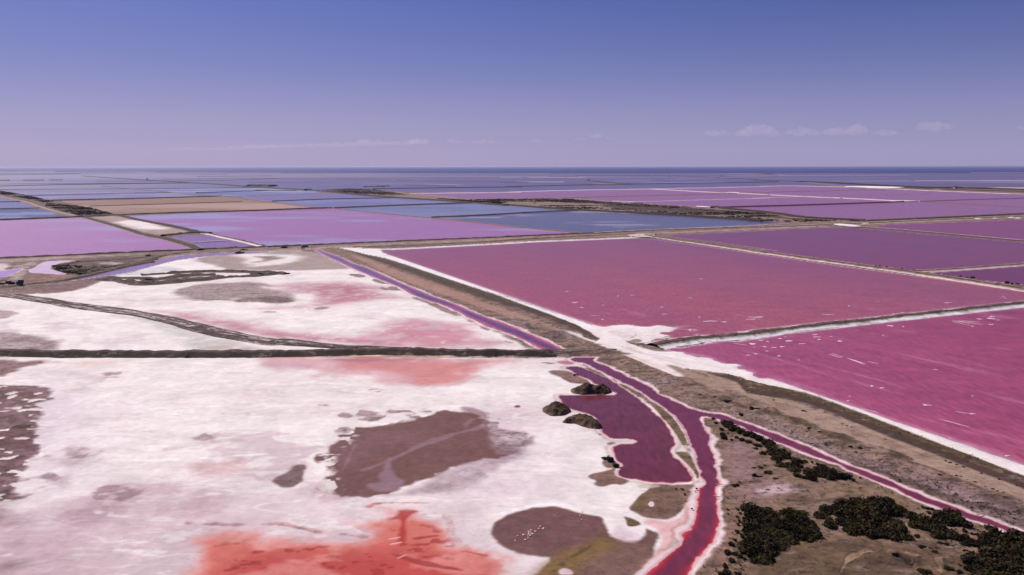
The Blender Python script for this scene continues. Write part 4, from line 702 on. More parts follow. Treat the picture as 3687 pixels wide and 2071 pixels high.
D_ = P_(0, BK, (70, 54, 62), (88, 70, 74), (70, 54, 60)); DL = P_(0, BK, (100, 84, 104), (120, 104, 122), (100, 84, 104)); TL = P_(0, TN, (150, 120, 118), (186, 158, 158), (140, 112, 112)); WL_ = P_(0, WH, (206, 180, 194), (232, 212, 220), (200, 176, 190))
FAR = [
 ('U0 -2600,560 0,498 380,490', 4, 2, D_), ('U0 -1500,440 0,433 230,428', 5, 2, D_), ('U0 0,380 100,408 230,430 370,483 520,528 700,568', 8, 2, TL),
 ('U0 480,420 800,412 1300,402 1700,390 1960,383 2050,380', 5, 3, D_), ('U0 830,472 1420,456 1880,441 2240,431', 3, 1.6, D_),
 ('U0 950,285 1290,318 1500,334 1950,378 2240,388 U1 0,410 640,488 760,490', 14, 1.5, P_(0, BK, (122, 100, 112), (152, 130, 146), (120, 100, 112))),
 ('U0 200,374 800,360 1180,351 1600,345', 5, 1.6, DL), ('U0 -1500,350 0,316 1200,312 2000,303', 6, 1.6, DL), ('U0 -1500,330 0,285 800,269 1300,262 1780,257', 14, 3.0, D_), ('U0 -1500,290 0,266 700,262 1700,255', 8, 2.0, D_),
 ('H0 850,128 1300,157 1500,170 1950,198 2250,214 2576,240 H1 0,240 400,262 600,272', 20, 4, D_), ('U1 550,322 800,345 1000,366 1500,402 1750,416 2100,441 2400,467 U2 0,454 500,494 1000,521 1600,553 2300,598 2576,613 U3 0,603 150,610', 12, 2.6, P_(0, BK, (52, 40, 38), (70, 54, 50), (60, 46, 42))),
 ('U1 1350,340 1500,362 1750,380 1990,406 2576,399 U2 300,400 560,394 900,420 1300,450 1800,479 2040,489', 8, 1.2, TL), ('U2 2000,478 2040,490 2576,540 U3 500,578 900,600 1100,606', 12, 3, P_(0, BK, (56, 42, 38), (88, 68, 58), (130, 104, 94))),
 ('U1 212,426 640,408 1100,398 1430,393', 4, 2, D_), ('U1 790,489 1500,459 2100,440', 4, 2.4, D_), ('U1 1690,575 2120,557 U2 0,545 300,528 740,507', 4, 1.8, D_), ('U0 2000,378 2576,370 U1 0,371 300,365 620,349', 6, .8, TL), ('U0 1820,347 2576,323 U1 0,322 200,324 430,326', 3, 2, D_),
 ('U1 760,491 1040,519 1330,548 1620,577 2000,610 U2 0,649 400,688 770,724', 3, 1.2, P_(0, TN, (120, 92, 84), (186, 150, 144), TN)), ('U2 860,721 1280,697 1800,676 2576,641 U3 0,654 400,634', 4, 1.0, P_(0, TN, (190, 150, 170), (206, 170, 184), TN)),
 ('U2 545,396 1000,382 1400,373 2000,358 2576,340 U3 0,345 700,330 1290,317', 6, 1.5, P_(0, TN, (150, 112, 112), (196, 160, 164), TN)), ('U2 1400,312 2000,346 2200,350 2576,372 U3 0,356 350,374 600,386 1000,402 1450,426 1610,428', 10, 1.8, WL_),
 ('U2 1050,424 1300,432 2000,410 2576,396 U3 0,402 300,390 560,383', 8, 1, WL_), ('U2 1960,488 2576,467 U3 0,478 500,464 1000,448 1450,431', 6, 2.6, P_(0, BK, (72, 44, 84), (92, 62, 96), (80, 56, 84))), ('U3 1450,431 1610,428 2100,410 2576,397 5000,330', 5, 1.4, DL),
 ('U3 1650,430 2100,456 2576,482 5000,600', 5, 1.2, P_(0, TN, (130, 88, 96), (170, 128, 120), TN)), ('U3 700,382 1300,362 1700,350', 8, .5, P_(0, TN, (170, 124, 170), (186, 142, 182), TN)),
 ('U1 1480,354 2576,341 U2 0,342 600,324 1400,312', 8, 1.4, P_(2, WH, (196, 170, 196), (226, 204, 214), (110, 86, 96))), ('U2 1400,311 2000,300 2576,285 U3 300,281 900,291 1350,311 1900,335 2576,361 5000,420', 8, 1.4, P_(2, WH, (180, 140, 150), (220, 186, 196), TN)),
 ('U1 1150,311 1700,303 2576,293 U2 0,292 800,275 1600,262 2576,246', 14, 3.0, D_), ('H2 900,175 1000,185 1150,200 1330,213', 16, 4, D_), ('U2 700,190 1000,191 1600,190 1900,203 2200,216 2576,238 U3 0,228 600,246 1000,266', 16, 3.5, D_),
 ('U3 500,243 800,255 1200,278 1500,294 1700,302 2000,305 2300,312 2576,318 5000,380', 60, 4.5, P_(0, BK, (48, 38, 42), (64, 50, 52), (50, 40, 44))), ('U3 1450,300 1700,312 2000,322 2576,335 5000,390', 50, 2.0, P_(0, BK, (60, 46, 48), (92, 74, 70), (70, 56, 56))), ('U3 560,250 900,285 1400,305 1700,318 2576,350', 30, 1.0, P_(0, TN, (140, 112, 112), (160, 132, 128), TN)),
 ('U2 0,206 400,204 800,205', 30, 2, WL_), ('U2 0,252 500,258 900,270', 8, 2, DL), ('U1 0,216 800,211 1700,207 2576,205', 12, 2.5, DL), ('U1 800,222 1700,236 2576,250', 8, 2.5, DL), ('U1 150,125 800,205 1000,208', 8, .5, DL),
 ('U0 -900,148 0,150 800,141 1200,150 2000,160 U1 0,158 1700,168 U2 0,168 2000,165 2576,170 U3 0,182 1500,181 2576,171 5000,168', 90, 5, P_(20, (150, 130, 150), (86, 70, 88), (104, 84, 98), (90, 76, 90))),
 ('U0 -900,175 0,168 700,166 1200,160', 150, 4, DL), ('U0 -900,192 0,182 700,172', 150, 4, P_(0, BK, (92, 80, 112), (104, 90, 122), (96, 84, 112))), ('U3 -200,188 900,184 1500,183', 60, 1, WL_), ('U3 1550,233 2000,232 2576,236 4000,240', 30, 1.5, WL_), ('U3 100,218 800,212 1320,210', 40, 1.0, P_(0, WH, (150, 140, 180), (166, 154, 190), WH)), ('U3 300,236 900,230 1500,234', 20, 1.0, P_(0, WH, (150, 136, 176), (170, 154, 190), WH)),
 ('U0 0,232 80,232', 20, 4, D_), ('U0 220,232 405,231', 20, 4, D_), ('U0 460,230 580,229', 20, 4, D_), ('U1 0,282 100,279 210,284', 30, 6, P_(0, BK, (54, 42, 52), (66, 52, 58), BK)), ('U0 2300,292 2420,285 2520,288', 30, 6, P_(0, BK, (54, 42, 52), (66, 52, 58), BK)), ('U0 2000,303 2200,300 2576,300', 10, 2, DL),
 ('U1 1060,293 1180,291 1240,292', 14, 3, D_), ('U1 1190,283 1280,286', 14, 3, D_), ('U1 1430,277 1900,287', 8, 1.5, D_), ('U1 0,250 500,252 1000,264', 8, 1.5, DL), ('U1 700,264 1500,262 2000,275', 40, .8, P_(0, TN, (170, 146, 166), (186, 164, 176), TN)), ('U0 1700,176 2100,176', 20, 3, DL), ('U0 1830,196 2576,190 U1 0,192 160,192', 20, 3, DL), ('U0 1500,222 2200,215 2576,213', 12, 2, DL), ('U0 900,240 2000,236 2576,216', 10, 2, DL),
 ('U2 1600,222 2576,188', 40, .7, P_(0, WH, (140, 136, 180), (160, 152, 190), WH)), ('U2 160,246 600,247', 70, .7, WL_), ('U1 2480,246 2576,246', 70, .7, WL_), ('U1 1330,230 1600,231', 50, .7, WL_), ('U2 1050,238 1400,236', 60, .7, P_(0, WH, (170, 160, 196), (186, 172, 204), WH)), ('U2 1300,256 2100,248', 60, .7, P_(0, WH, (150, 148, 190), (166, 160, 200), WH)), ('U2 880,264 1180,267', 40, 1, P_(0, TN, (196, 150, 150), (214, 170, 166), TN)), ('U2 2040,192 2576,190', 20, 3, D_), ('U2 450,196 720,196', 60, 3, P_(0, BK, (104, 72, 88), (110, 78, 92), BK)),
]
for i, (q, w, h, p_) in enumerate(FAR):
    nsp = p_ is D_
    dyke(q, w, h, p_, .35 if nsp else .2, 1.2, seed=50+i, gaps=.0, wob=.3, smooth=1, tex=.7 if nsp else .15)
for q, c in (('U3 870,291 1000,286 1200,288 1500,296 1420,306 1100,302', (246, 238, 240)), ('U3 2110,303 2300,300 2576,302 3200,310 3200,318 2400,310', (230, 208, 208)), ('U3 1690,314 1830,316 1800,319', (240, 230, 230)),
             ('U2 1800,474 1900,474 1980,486 1850,484', (240, 214, 216)), ('U3 780,641 900,640 1080,662 1040,672 900,664', (240, 226, 230)), ('U2 1150,745 1350,735 1460,750 1400,768 1250,765', (206, 184, 184)),
             ('U2 2080,345 2200,343 2230,352 2120,350', (246, 226, 226)), ('U3 1300,424 1420,419 1600,424 1500,430 1350,430', (240, 216, 224))):
    a = ground(chaikin(px(q), 2)); cpt = a.mean(0)
    n_ = len(a); V = [(cpt[0], cpt[1], .5)]+[(x, y, .04) for x, y in a]
    V = [(x, y, z+1.25) for x, y, z in V]+[(x, y, -.2) for x, y in a]
    Fs = [(0, 1+i, 1+(i+1) % n_) for i in range(n_)]
    o = mesh_obj('salt_flat', V, Fs, M_LAND, np.tile(lin(c), (len(V), 1)), .1, False); tag(o, kind='structure')

# ------------------------------------------------------------------ earth mounds by the lake
def mound(s, h, label, seed):
    P = ground(chaikin(px(s), 2)); x0, y0 = P.min(0)-.6; x1, y1 = P.max(0)+.6; st = .28
    gx, gy = np.meshgrid(np.arange(x0, x1, st), np.arange(y0, y1, st), indexing='ij'); sh = gx.shape
    _, d = sdf(P, gx.ravel(), gy.ravel(), 5); d = d+.35*fbm(gx.ravel(), gy.ravel(), 2.2, 3, seed)
    dm = d.max(); z = h*np.clip(d/dm, 0, 1)**.6*(1+.5*fbm(gx.ravel()*.8, gy.ravel()*.8, 5, 3, seed+5))+.30*fbm(gx.ravel(), gy.ravel(), 1.3, 3, seed+9)*(d > .4)
    z = np.where(d > 0, z, d*.5)+.38
    n = np.arange(gx.size).reshape(sh); f = np.stack([n[:-1, :-1].ravel(), n[1:, :-1].ravel(), n[1:, 1:].ravel(), n[:-1, 1:].ravel()], 1)
    f = f[(d[f] > -.5).any(1)]; used = np.unique(f); rm = np.zeros(gx.size, int); rm[used] = np.arange(len(used))
    k = sst(-.3, .5, fbm(gx.ravel(), gy.ravel(), 1.8, 3, seed+20))[:, None]
    c = lin((58, 44, 36))*(1-k)+lin((98, 78, 48))*k
    rim = sst(.9, .1, d)[:, None]; c = c*(1-rim)+lin((128, 98, 90))*rim
    cx, cy = P.mean(0); V = np.column_stack([gx.ravel()-cx, gy.ravel()-cy, z])[used]
    o = mesh_obj('earth_mound', V, rm[f], M_LAND, c[used], 1.0); o.location = (cx, cy, 0)
    tag(o, label, 'mound')
mound('D 840,330 950,290 1400,310 1750,310 1890,345 1830,430 1400,440 900,440', 2.5, 'long dark earth mound on the spit above the maroon lake, farthest of the three', 61)
mound('D 90,840 170,950 330,1040 520,1020 720,970 850,880 700,800 400,790 200,790', 2.9, 'rounded brown earth mound standing farthest left at the lake shore', 62)
mound('D 590,1180 620,1215 1000,1215 1200,1300 1500,1350 1630,1310 1600,1200 1400,1090 1000,1030 740,1080', 3.0, 'tallest dark earth mound, between the rounded mound and the maroon lake', 63)

# ------------------------------------------------------------------ shrubs
def leaf_mat(name, c1, c2):
    m, t, b = principled(name)
    oi = N(t, 'ShaderNodeObjectInfo'); tc = N(t, 'ShaderNodeNewGeometry'); n1 = N(t, 'ShaderNodeTexNoise'); n1.inputs['Scale'].default_value = 1.6; n1.inputs['Detail'].default_value = 5
    t.links.new(tc.outputs['Position'], n1.inputs['Vector'])
    ad = N(t, 'ShaderNodeMath', operation='MULTIPLY_ADD'); ad.inputs[1].default_value = .5; t.links.new(oi.outputs['Random'], ad.inputs[0]); t.links.new(n1.outputs[0], ad.inputs[2])
    mr = N(t, 'ShaderNodeMapRange'); mr.inputs[1].default_value = .45; mr.inputs[2].default_value = 1.0; t.links.new(ad.outputs[0], mr.inputs[0])
    r = N(t, 'ShaderNodeMix', data_type='RGBA'); r.inputs[6].default_value = (*lin(c1), 1); r.inputs[7].default_value = (*lin(c2), 1)
    t.links.new(mr.outputs[0], r.inputs[0]); t.links.new(r.outputs[2], b.inputs['Base Color']); b.inputs['Roughness'].default_value = .8; b.inputs['Specular IOR Level'].default_value = .15
    return m
M_SHRUB = leaf_mat('dark_shrub_foliage', (24, 18, 10), (66, 54, 26)); M_DRY = leaf_mat('dry_orange_brush', (96, 58, 30), (176, 116, 62)); M_TWIG = plain('twigs', (70, 54, 44))
def shrub_mesh(seed, mat, nl=230, flat=.62):
    r = np.random.RandomState(seed); V = []; Fc = []
    lob = r.uniform(-.55, .55, (6, 2)); lr = r.uniform(.35, .62, 6)
    def inside_r(th, ph):
        return 1
    for i in range(nl):
        k = r.randint(6); a = r.uniform(0, 2*math.pi); e = math.asin(r.uniform(-.05, 1)); rr = lr[k]*r.uniform(.82, 1.08)
        c = np.array([lob[k, 0]+rr*math.cos(a)*math.cos(e), lob[k, 1]+rr*math.sin(a)*math.cos(e), max(.03, rr*math.sin(e)*1.15+.12)])
        s = r.uniform(.05, .11); u_ = r.normal(size=3); u_ /= np.linalg.norm(u_); v_ = np.cross(u_, r.normal(size=3)); v_ /= np.linalg.norm(v_)
        b = len(V); V += [c-u_*s-v_*s*.6, c+u_*s-v_*s*.6, c+u_*s*.8+v_*s*.7, c-u_*s*.8+v_*s*.7]; Fc.append((b, b+1, b+2, b+3))
    for k in range(6):
        b = len(V); q = lr[k]*.86; m_ = 8
        for z, f in ((.0, .9), (.35, .95), (.7, .7), (1.0, .25)):
            for j in range(m_):
                a = 2*math.pi*j/m_+k; j_ = 1+r.uniform(-.15, .15); V.append(np.array([lob[k, 0]+q*f*math.cos(a)*j_, lob[k, 1]+q*f*math.sin(a)*j_, z*q*1.1]))
        for t_ in range(3):
            for j in range(m_): Fc.append((b+t_*m_+j, b+t_*m_+(j+1) % m_, b+(t_+1)*m_+(j+1) % m_, b+(t_+1)*m_+j))
        Fc.append((b+3*m_, b+3*m_+2, b+3*m_+4, b+3*m_+6))
    V = np.array(V); V[:, 2] *= flat/.62*.9; V = V/1.05
    o = mesh_obj('shrub', V, Fc, mat, smooth=False); me = o.data; bpy.data.objects.remove(o); return me
SH = [shrub_mesh(70+i, M_SHRUB, 430, .56+.1*(i % 3)) for i in range(6)]
DRY = [shrub_mesh(90+i, M_DRY, 200, .5) for i in range(2)]
shr = []      # (x, y, r, label, group)
def ind(t, lst, label, group):
    for x, y, r in lst:
        p0 = ground(px('%s %f,%f' % (t, x-r, y+r*.35)))[0]; p1 = ground(px('%s %f,%f' % (t, x+r, y+r*.35)))[0]
        shr.append(((p0[0]+p1[0])/2, (p0[1]+p1[1])/2, abs(p1[0]-p0[0])/2*1.05, label, group))
def thicket(s, label, group, sp=2.7, rr=(1.7, 2.7), seed=0, holes=()):
    sp *= .86; rr = (rr[0]*1.12, rr[1]*1.15)
    P = ground(px(s)); r = np.random.RandomState(seed); x0, y0 = P.min(0); x1, y1 = P.max(0); pts = []
    for _ in range(6000):
        q = np.array([r.uniform(x0, x1), r.uniform(y0, y1)])
        if pts and min((q[0]-a[0])**2+(q[1]-a[1])**2 for a in pts) < sp*sp: continue
        _, d = sdf(P, q[:1], q[1:], 1)
        if d is None or d[0] < .8: continue
        if any((q[0]-h[0])**2+(q[1]-h[1])**2 < h[2]**2 for h in holes): continue
        pts.append(q); shr.append((q[0], q[1]-.6, min(r.uniform(*rr), 1.6+d[0]), label, group))
SC = 'scattered shrubs on the tan scrub flat'
ind('S3', [(300,120,40),(330,185,36),(415,285,42),(520,350,25),(585,385,18),(650,415,40),(570,450,35)], 'small dark shrub on the narrow tip of land where the two channels meet', 'shrubs on the tip between the channels')
ind('S3', [(740,450,55),(840,480,60),(820,510,25),(980,530,70),(945,590,50),(1360,600,40),(1340,635,35)], 'dark shrub beside the diagonal thicket that follows the channel bank', 'shrubs beside the diagonal thicket')
ind('S3', [(1060,660,65),(1130,640,50)], 'one of two touching dark shrubs left of the ring-shaped thicket', 'pair of touching shrubs')
ind('S3', [(930,890,38)], 'small dark shrub left of the two joined ones on the bare flat', None)
ind('S3', [(1020,880,50),(1080,855,45)], 'one of two joined dark shrubs on the bare flat above the round shrub', 'two joined shrubs on the bare flat')
ind('S3', [(1130,950,72)], 'big round dark shrub alone on the flat below two joined shrubs', None)
ind('S3', [(930,1000,50),(985,1020,45),(1030,1025,28)], 'dark shrub in the low clump of three on the left of the flat', 'clump of three low shrubs')
ind('S3', [(1260,1070,55)], 'round dark shrub alone, left of the small pair and the long thicket', None)
ind('S3', [(1355,1060,35),(1420,1070,35)], 'one of the small pair of shrubs at the left end of the long thicket', 'small pair by the long thicket')
ind('S3', [(1385,780,18)], 'tiny dark shrub on bare soil inside the ring-shaped thicket', None)
ind('S3', [(1710,780,60)], 'oval dark shrub just right of the ring-shaped thicket', None)
ind('S3', [(1820,800,32)], 'small shrub between the oval shrub and the channel bank', None)
ind('S3', [(1905,830,35)], 'small shrub above the peak of the long thicket', None)
ind('S3', [(1740,900,50)], 'dark shrub between the ring-shaped thicket and the long thicket', None)
ind('S3', [(2450,1075,38)], 'small round shrub off the right end of the long thicket', None)
ind('S3', [(610,1160,40),(660,1150,42)], 'low dark shrub on the damp soil right of the channel bend', 'low pair right of the channel bend')
UPL = 'shrubs on the hummocks between road and channel'
ind('S3', [(1670,220,35),(1770,280,38),(1880,265,35),(1880,305,30),(1920,345,42),(1960,300,32),(2060,370,48),(2140,400,55),(1490,150,35),(1430,125,45),(1370,110,30),(1580,145,25),(1130,5,60),(720,60,40)], 'dark shrub on the grey hummocks between the dirt track and the branch channel', UPL)
ind('L3', [(700,580,16),(770,590,18),(1305,778,22),(1545,822,15),(1430,840,10),(1600,940,10)], 'dark shrub on the grey hummocks between the dirt track and the branch channel', UPL)
ind('S1', [(320,395,26),(480,390,32),(515,448,28),(470,510,36),(505,575,42),(480,635,34),(320,460,22)], 'small shrub in the loose column between the red channel and the big left thicket', 'column of shrubs by the red channel')
ind('S1', [(470,745,45),(580,715,35),(640,770,35),(545,815,60),(600,370,40),(600,460,40)], 'shrub against the left edge of the big rounded thicket', 'shrubs at the edge of the rounded thicket')
ind('S1', [(985,380,65)], 'isolated dark shrub above the notch of the big rounded thicket', None)
ind('S1', [(970,445,45),(1160,460,65)], 'shrub in the notch at the top of the big rounded thicket', 'shrubs in the notch')
ind('S1', [(420,880,45),(375,950,60),(295,1080,78),(430,1100,55),(520,1150,55),(380,1200,85),(270,1300,65),(600,1200,40)], 'dark shrub in the ragged row below left of the rounded thicket', 'ragged row of shrubs at the bottom')
ind('S1', [(740,1320,45)], 'small oval shrub alone just under the rounded thicket', None)
ind('S1', [(930,1335,22),(525,1300,26),(540,1355,20),(580,1360,14)], 'very small shrub on bare soil near the bottom edge', 'very small shrubs near the bottom edge')
ind('S1', [(280,1400,85),(180,1430,60),(480,1430,65),(1600,1440,30)], 'shrub cut off by the bottom edge right of the red channel', 'shrubs at the bottom edge')
ind('S2', [(40,88,26)], 'small shrub on the near bank of the branch channel', None)
ind('S2', [(910,495,30),(980,515,35),(1050,530,40),(1000,572,34)], 'small shrub in the short row below the branch channel', 'short row below the branch channel')
ind('S2', [(1585,780,30),(1500,750,40),(1500,830,55),(1500,905,55),(1695,828,24),(1850,880,55),(1900,890,25)], 'dark shrub between the middle thickets and the channel on the right', 'shrubs right of the middle thickets')
ind('S2', [(1610,875,45),(1690,890,55)], 'long low shrub lying between two smaller ones on the right', 'long low shrub')
ind('S2', [(830,915,50)], 'rounded shrub just right of the oval thicket', None)
ind('S2', [(930,950,20),(950,975,28)], 'tiny shrub between the oval thicket and the long dark bush', 'tiny pair')
ind('S2', [(1160,1010,55),(1250,1020,65),(1340,1055,32)], 'shrub of the long dark bush lying alone on the pale soil', 'long dark bush')
ind('S2', [(900,1065,60),(1030,1085,55),(1130,1095,45),(1100,1150,60),(1150,1180,50)], 'shrub in the curved clump above the dug pit', 'curved clump above the pit')
ind('S2', [(1510,1120,55),(1610,1150,52)], 'one of two joined shrubs left of the corner thicket', 'two joined shrubs by the corner thicket')
ind('S2', [(1520,1225,36),(1540,1290,50)], 'round shrub touching the left side of the corner thicket', 'round shrubs by the corner thicket')
ind('S2', [(1270,1240,50),(1330,1270,50),(1430,1320,40),(1280,1370,70),(1420,1410,60),(980,1235,22),(950,1400,95),(860,1400,50),(240,1115,28),(110,1135,28)], 'dark shrub among the rough ground round the dug pit', 'shrubs round the pit')
TRK = 'small bushes in a line along the dirt track'
ind('S2', [(1650,150,32),(1400,190,25),(1160,60,48),(1390,60,36),(1450,75,25),(1550,120,22),(1800,215,28),(1900,250,26),(1960,280,22),(2050,300,32),(2150,350,24),(2250,385,20),(1760,395,25),(2320,415,18),(590,120,25),(2240,205,26),(1990,120,22),(1750,38,22),(2060,390,50)], 'small bush in the line along the lower side of the dirt track', TRK)
TR2 = 'tiny bushes between track and dark strip'
ind('L3', [(8,205,9),(40,215,9),(95,236,12),(185,268,12),(385,342,14),(405,346,12),(540,394,9),(650,432,12),(680,442,14),(710,452,12),(940,536,12),(1215,632,9),(1345,682,12),(1375,692,14),(1420,706,14),(1470,722,14),(1590,768,12),(1710,806,10),(1830,852,10)], 'tiny bush between the dirt track and the dark road strip', TR2)
ind('K2', [(1468,240,24)], 'dark rounded bush alone beside the tip of the white salt road', None)
ind('K2', [(1640,985,40),(1690,980,34)], 'dark shrub on the brown mud at the head of the lake', 'shrubs at the head of the lake')
ind('L2', [(745,665,32),(700,655,22),(785,708,26)], 'dark shrub on the brown spit left of the lake', 'shrubs on the brown spit')
ind('L2', [(1330,870,10),(1320,885,8),(1230,870,14),(1250,905,10),(1190,870,8),(1295,1003,10),(535,1392,10)], 'small tuft on the marshy ground between lake and red channel', 'tufts on the marshy ground')
ind('L2', [(1270,62,10),(1300,72,8),(1340,85,8)], 'small tuft on the white salt edge at the start of the dirt track', 'tufts at the start of the track')
ind('L2', [(1350,235,22),(1450,250,22),(1540,278,26),(1560,272,18),(1700,320,26),(1740,330,20),(1850,355,22),(1790,325,20)], 'dark shrub on the grey hummocks between the dirt track and the branch channel', UPL)
n_ind = len(shr)
thicket('S1 600,360 700,325 790,345 880,395 1000,470 1110,515 1200,480 1260,390 1350,370 1470,420 1580,530 1700,650 1750,760 1700,860 1600,940 1400,950 1380,1000 1280,990 1150,970 1170,1120 1100,1190 900,1260 800,1270 660,1190 560,1130 520,1040 560,900 560,800 650,740 600,640 610,540 600,450', 'dark shrub of the big rounded thicket right of the red channel', 'shrubs of the big rounded thicket', 3.0, (2.3, 3.3), 1)
thicket('L3 445,1045 480,1015 560,1010 610,965 780,955 930,955 1030,995 1135,1035 1110,1060 1000,1050 960,1060 1040,1115 1100,1180 1080,1205 1000,1220 790,1205 640,1165 520,1120 470,1085', 'dark shrub of the large oval thicket on the scrub flat', 'shrubs of the large oval thicket', 3.0, (2.3, 3.3), 2)
thicket('S2 670,705 760,695 850,690 1000,690 1100,740 1240,810 1340,860 1370,905 1500,945 1680,1040 1600,1070 1450,1010 1280,930 1100,930 1000,880 890,865 790,800 690,740', 'dark shrub of the long middle thicket right of the oval one', 'shrubs of the long middle thicket', 2.9, (2.1, 3.0), 3)
thicket('S2 1100,565 1250,565 1340,600 1440,690 1510,760 1420,790 1300,770 1160,715 1075,650', 'dark shrub of the compact thicket nearest the branch channel', 'shrubs of the compact thicket', 2.9, (2.1, 3.0), 4)
thicket('S2 1640,955 1800,910 1950,905 2130,890 2340,990 2600,1100 2600,1600 1700,1600 1580,1430 1500,1330 1490,1270 1620,1200 1720,1110 1790,1050 1660,1000', 'shrub of the olive and black thicket filling the bottom right corner', 'shrubs of the corner thicket', 3.3, (2.5, 3.5), 5)
thicket('S2 1510,645 1600,650 1740,745 1880,800 1930,845 1800,820 1700,730', 'dark shrub of the narrow thicket hugging the branch channel at right', 'shrubs of the narrow bank thicket', 2.4, (1.6, 2.2), 6)
thicket('S3 1510,1020 1700,970 1850,880 2000,860 2070,890 2170,970 2360,1020 2390,1075 2300,1090 2050,1050 1850,1070 1650,1085 1530,1065', 'dark shrub of the long low thicket in the middle of the scrub flat', 'shrubs of the long low thicket', 2.6, (1.9, 2.6), 7)
thicket('S3 1180,690 1300,670 1420,670 1500,700 1430,725 1600,770 1640,805 1720,860 1630,945 1500,960 1390,935 1350,890 1190,850 1230,800 1180,750', 'dark shrub of the ring-shaped thicket near the branch channel', 'shrubs of the ring-shaped thicket', 2.4, (1.6, 2.4), 8, [(*ground(px('S3 1430,790'))[0], 3.0)])
thicket('S3 400,160 500,190 640,260 840,345 1040,440 1190,490 1290,580 1270,640 1160,620 1070,560 900,430 700,360 530,290 410,230', 'dark shrub of the diagonal thicket running along the branch channel', 'shrubs of the diagonal thicket', 2.5, (1.6, 2.4), 9)
thicket('S3 365,355 495,375 515,430 440,445 375,410', 'dark shrub of the small squat thicket right of the channel bend', 'shrubs of the small squat thicket', 2.0, (1.1, 1.6), 10)
def where(pts_):
    x = np.array([p[0]/p[1] for p in pts_]); y = np.array([p[1] for p in pts_]); rx_ = np.argsort(np.argsort(x)); ry_ = np.argsort(np.argsort(y)); n_ = len(pts_); k_ = 3 if n_ < 14 else 5
    hx = {3: ['left', 'middle', 'right'], 5: ['far left', 'left', 'middle', 'right', 'far right']}[k_]
    hy = {3: ['front', 'middle', 'back'], 5: ['frontmost', 'front', 'central', 'back', 'rearmost']}[k_]
    return [(hx[int(a*k_/n_)], hy[int(b*k_/n_)]) for a, b in zip(rx_, ry_)]
from collections import defaultdict
gi = defaultdict(list)
for i, q in enumerate(shr):
    if q[4]: gi[q[4]].append(i)
for g_, ii in gi.items():
    if len(ii) < 2: continue
    w_ = where([shr[i] for i in ii]); med = sorted(shr[i][2] for i in ii); lo, hi = med[len(ii)//3], med[2*len(ii)//3]
    for (hx, hy), i in zip(w_, ii):
        x, y, r, lab, g2 = shr[i]; szw = 'larger' if r > hi else 'smaller' if r < lo else 'mid-sized'
        core = lab.replace('small ', '').replace('dark ', '').replace('one of the ', 'of the ').replace('one of two ', 'of two ')
        if core.startswith('of '): core = 'shrub '+core
        shr[i] = (x, y, r, ' '.join(('%s shrub, %s row and %s, %s' % (szw, hy, hx, core)).split()[:16]), g2)
order = sorted(range(len(shr)), key=lambda i: -(shr[i][2]/shr[i][1] if shr[i][1] > 0 else 0)*(1 if abs(shr[i][0]/shr[i][1]) < .67 else .01))
print('shrubs', n_ind, len(shr))
big = set(order[:298]); rest = []
def gz(x, y): return .45
for i, (x, y, r, lab, grp) in enumerate(shr):
    if abs(x/max(y, 1)) > .72 or y < 135: continue
    if i in big:
        o = bpy.data.objects.new('shrub', SH[i % 6]); COL.objects.link(o); o.location = (x, y, .35); a = random.uniform(0, 6.28); o.rotation_euler = (0, 0, a)
        o.scale = (r, r, r*random.uniform(.62, .95)); tag(o, lab, 'shrub', grp)
    else: rest.append((x, y, r))
def scatter(name, items, protos, mat, label=None):
    Vs = []; Fs = []; b = 0
    for k, (x, y, r) in enumerate(items):
        V, Fc = protos[k % len(protos)]; a = random.uniform(0, 6.28); ca, sa = math.cos(a)*r, math.sin(a)*r
        W = np.column_stack([V[:, 0]*ca-V[:, 1]*sa+x, V[:, 0]*sa+V[:, 1]*ca+y, V[:, 2]*r*random.uniform(.7, 1.1)+.35]); Vs.append(W); Fs.append(Fc+b); b += len(V)
    o = mesh_obj(name, np.vstack(Vs), np.vstack(Fs), mat, smooth=False); tag(o, kind='stuff'); return o
def tuft(seed, n=9):
    r = np.random.RandomState(seed); V = []; Fc = []
    for i in range(n):
        c = r.normal(size=3)*[.4, .4, .0]+[0, 0, r.uniform(.1, .4)]; u_ = r.normal(size=3); u_ /= np.linalg.norm(u_); v_ = np.cross(u_, r.normal(size=3)); v_ /= np.linalg.norm(v_); s = r.uniform(.25, .5)
        b = len(V); V += [c-u_*s, c+v_*s*.7, c+u_*s, c-v_*s*.7]; Fc.append((b, b+1, b+2, b+3))
    return np.array(V), np.array(Fc)
TU = [tuft(i) for i in range(5)]
def mesh_np(me):
    v = np.empty(len(me.vertices)*3); me.vertices.foreach_get('co', v); f = np.empty(len(me.polygons)*4, int); me.loops.foreach_get('vertex_index', f); return v.reshape(-1, 3), f.reshape(-1, 4)
if rest: scatter('undergrowth', rest, [mesh_np(m_) for m_ in SH[:3]], M_SHRUB)
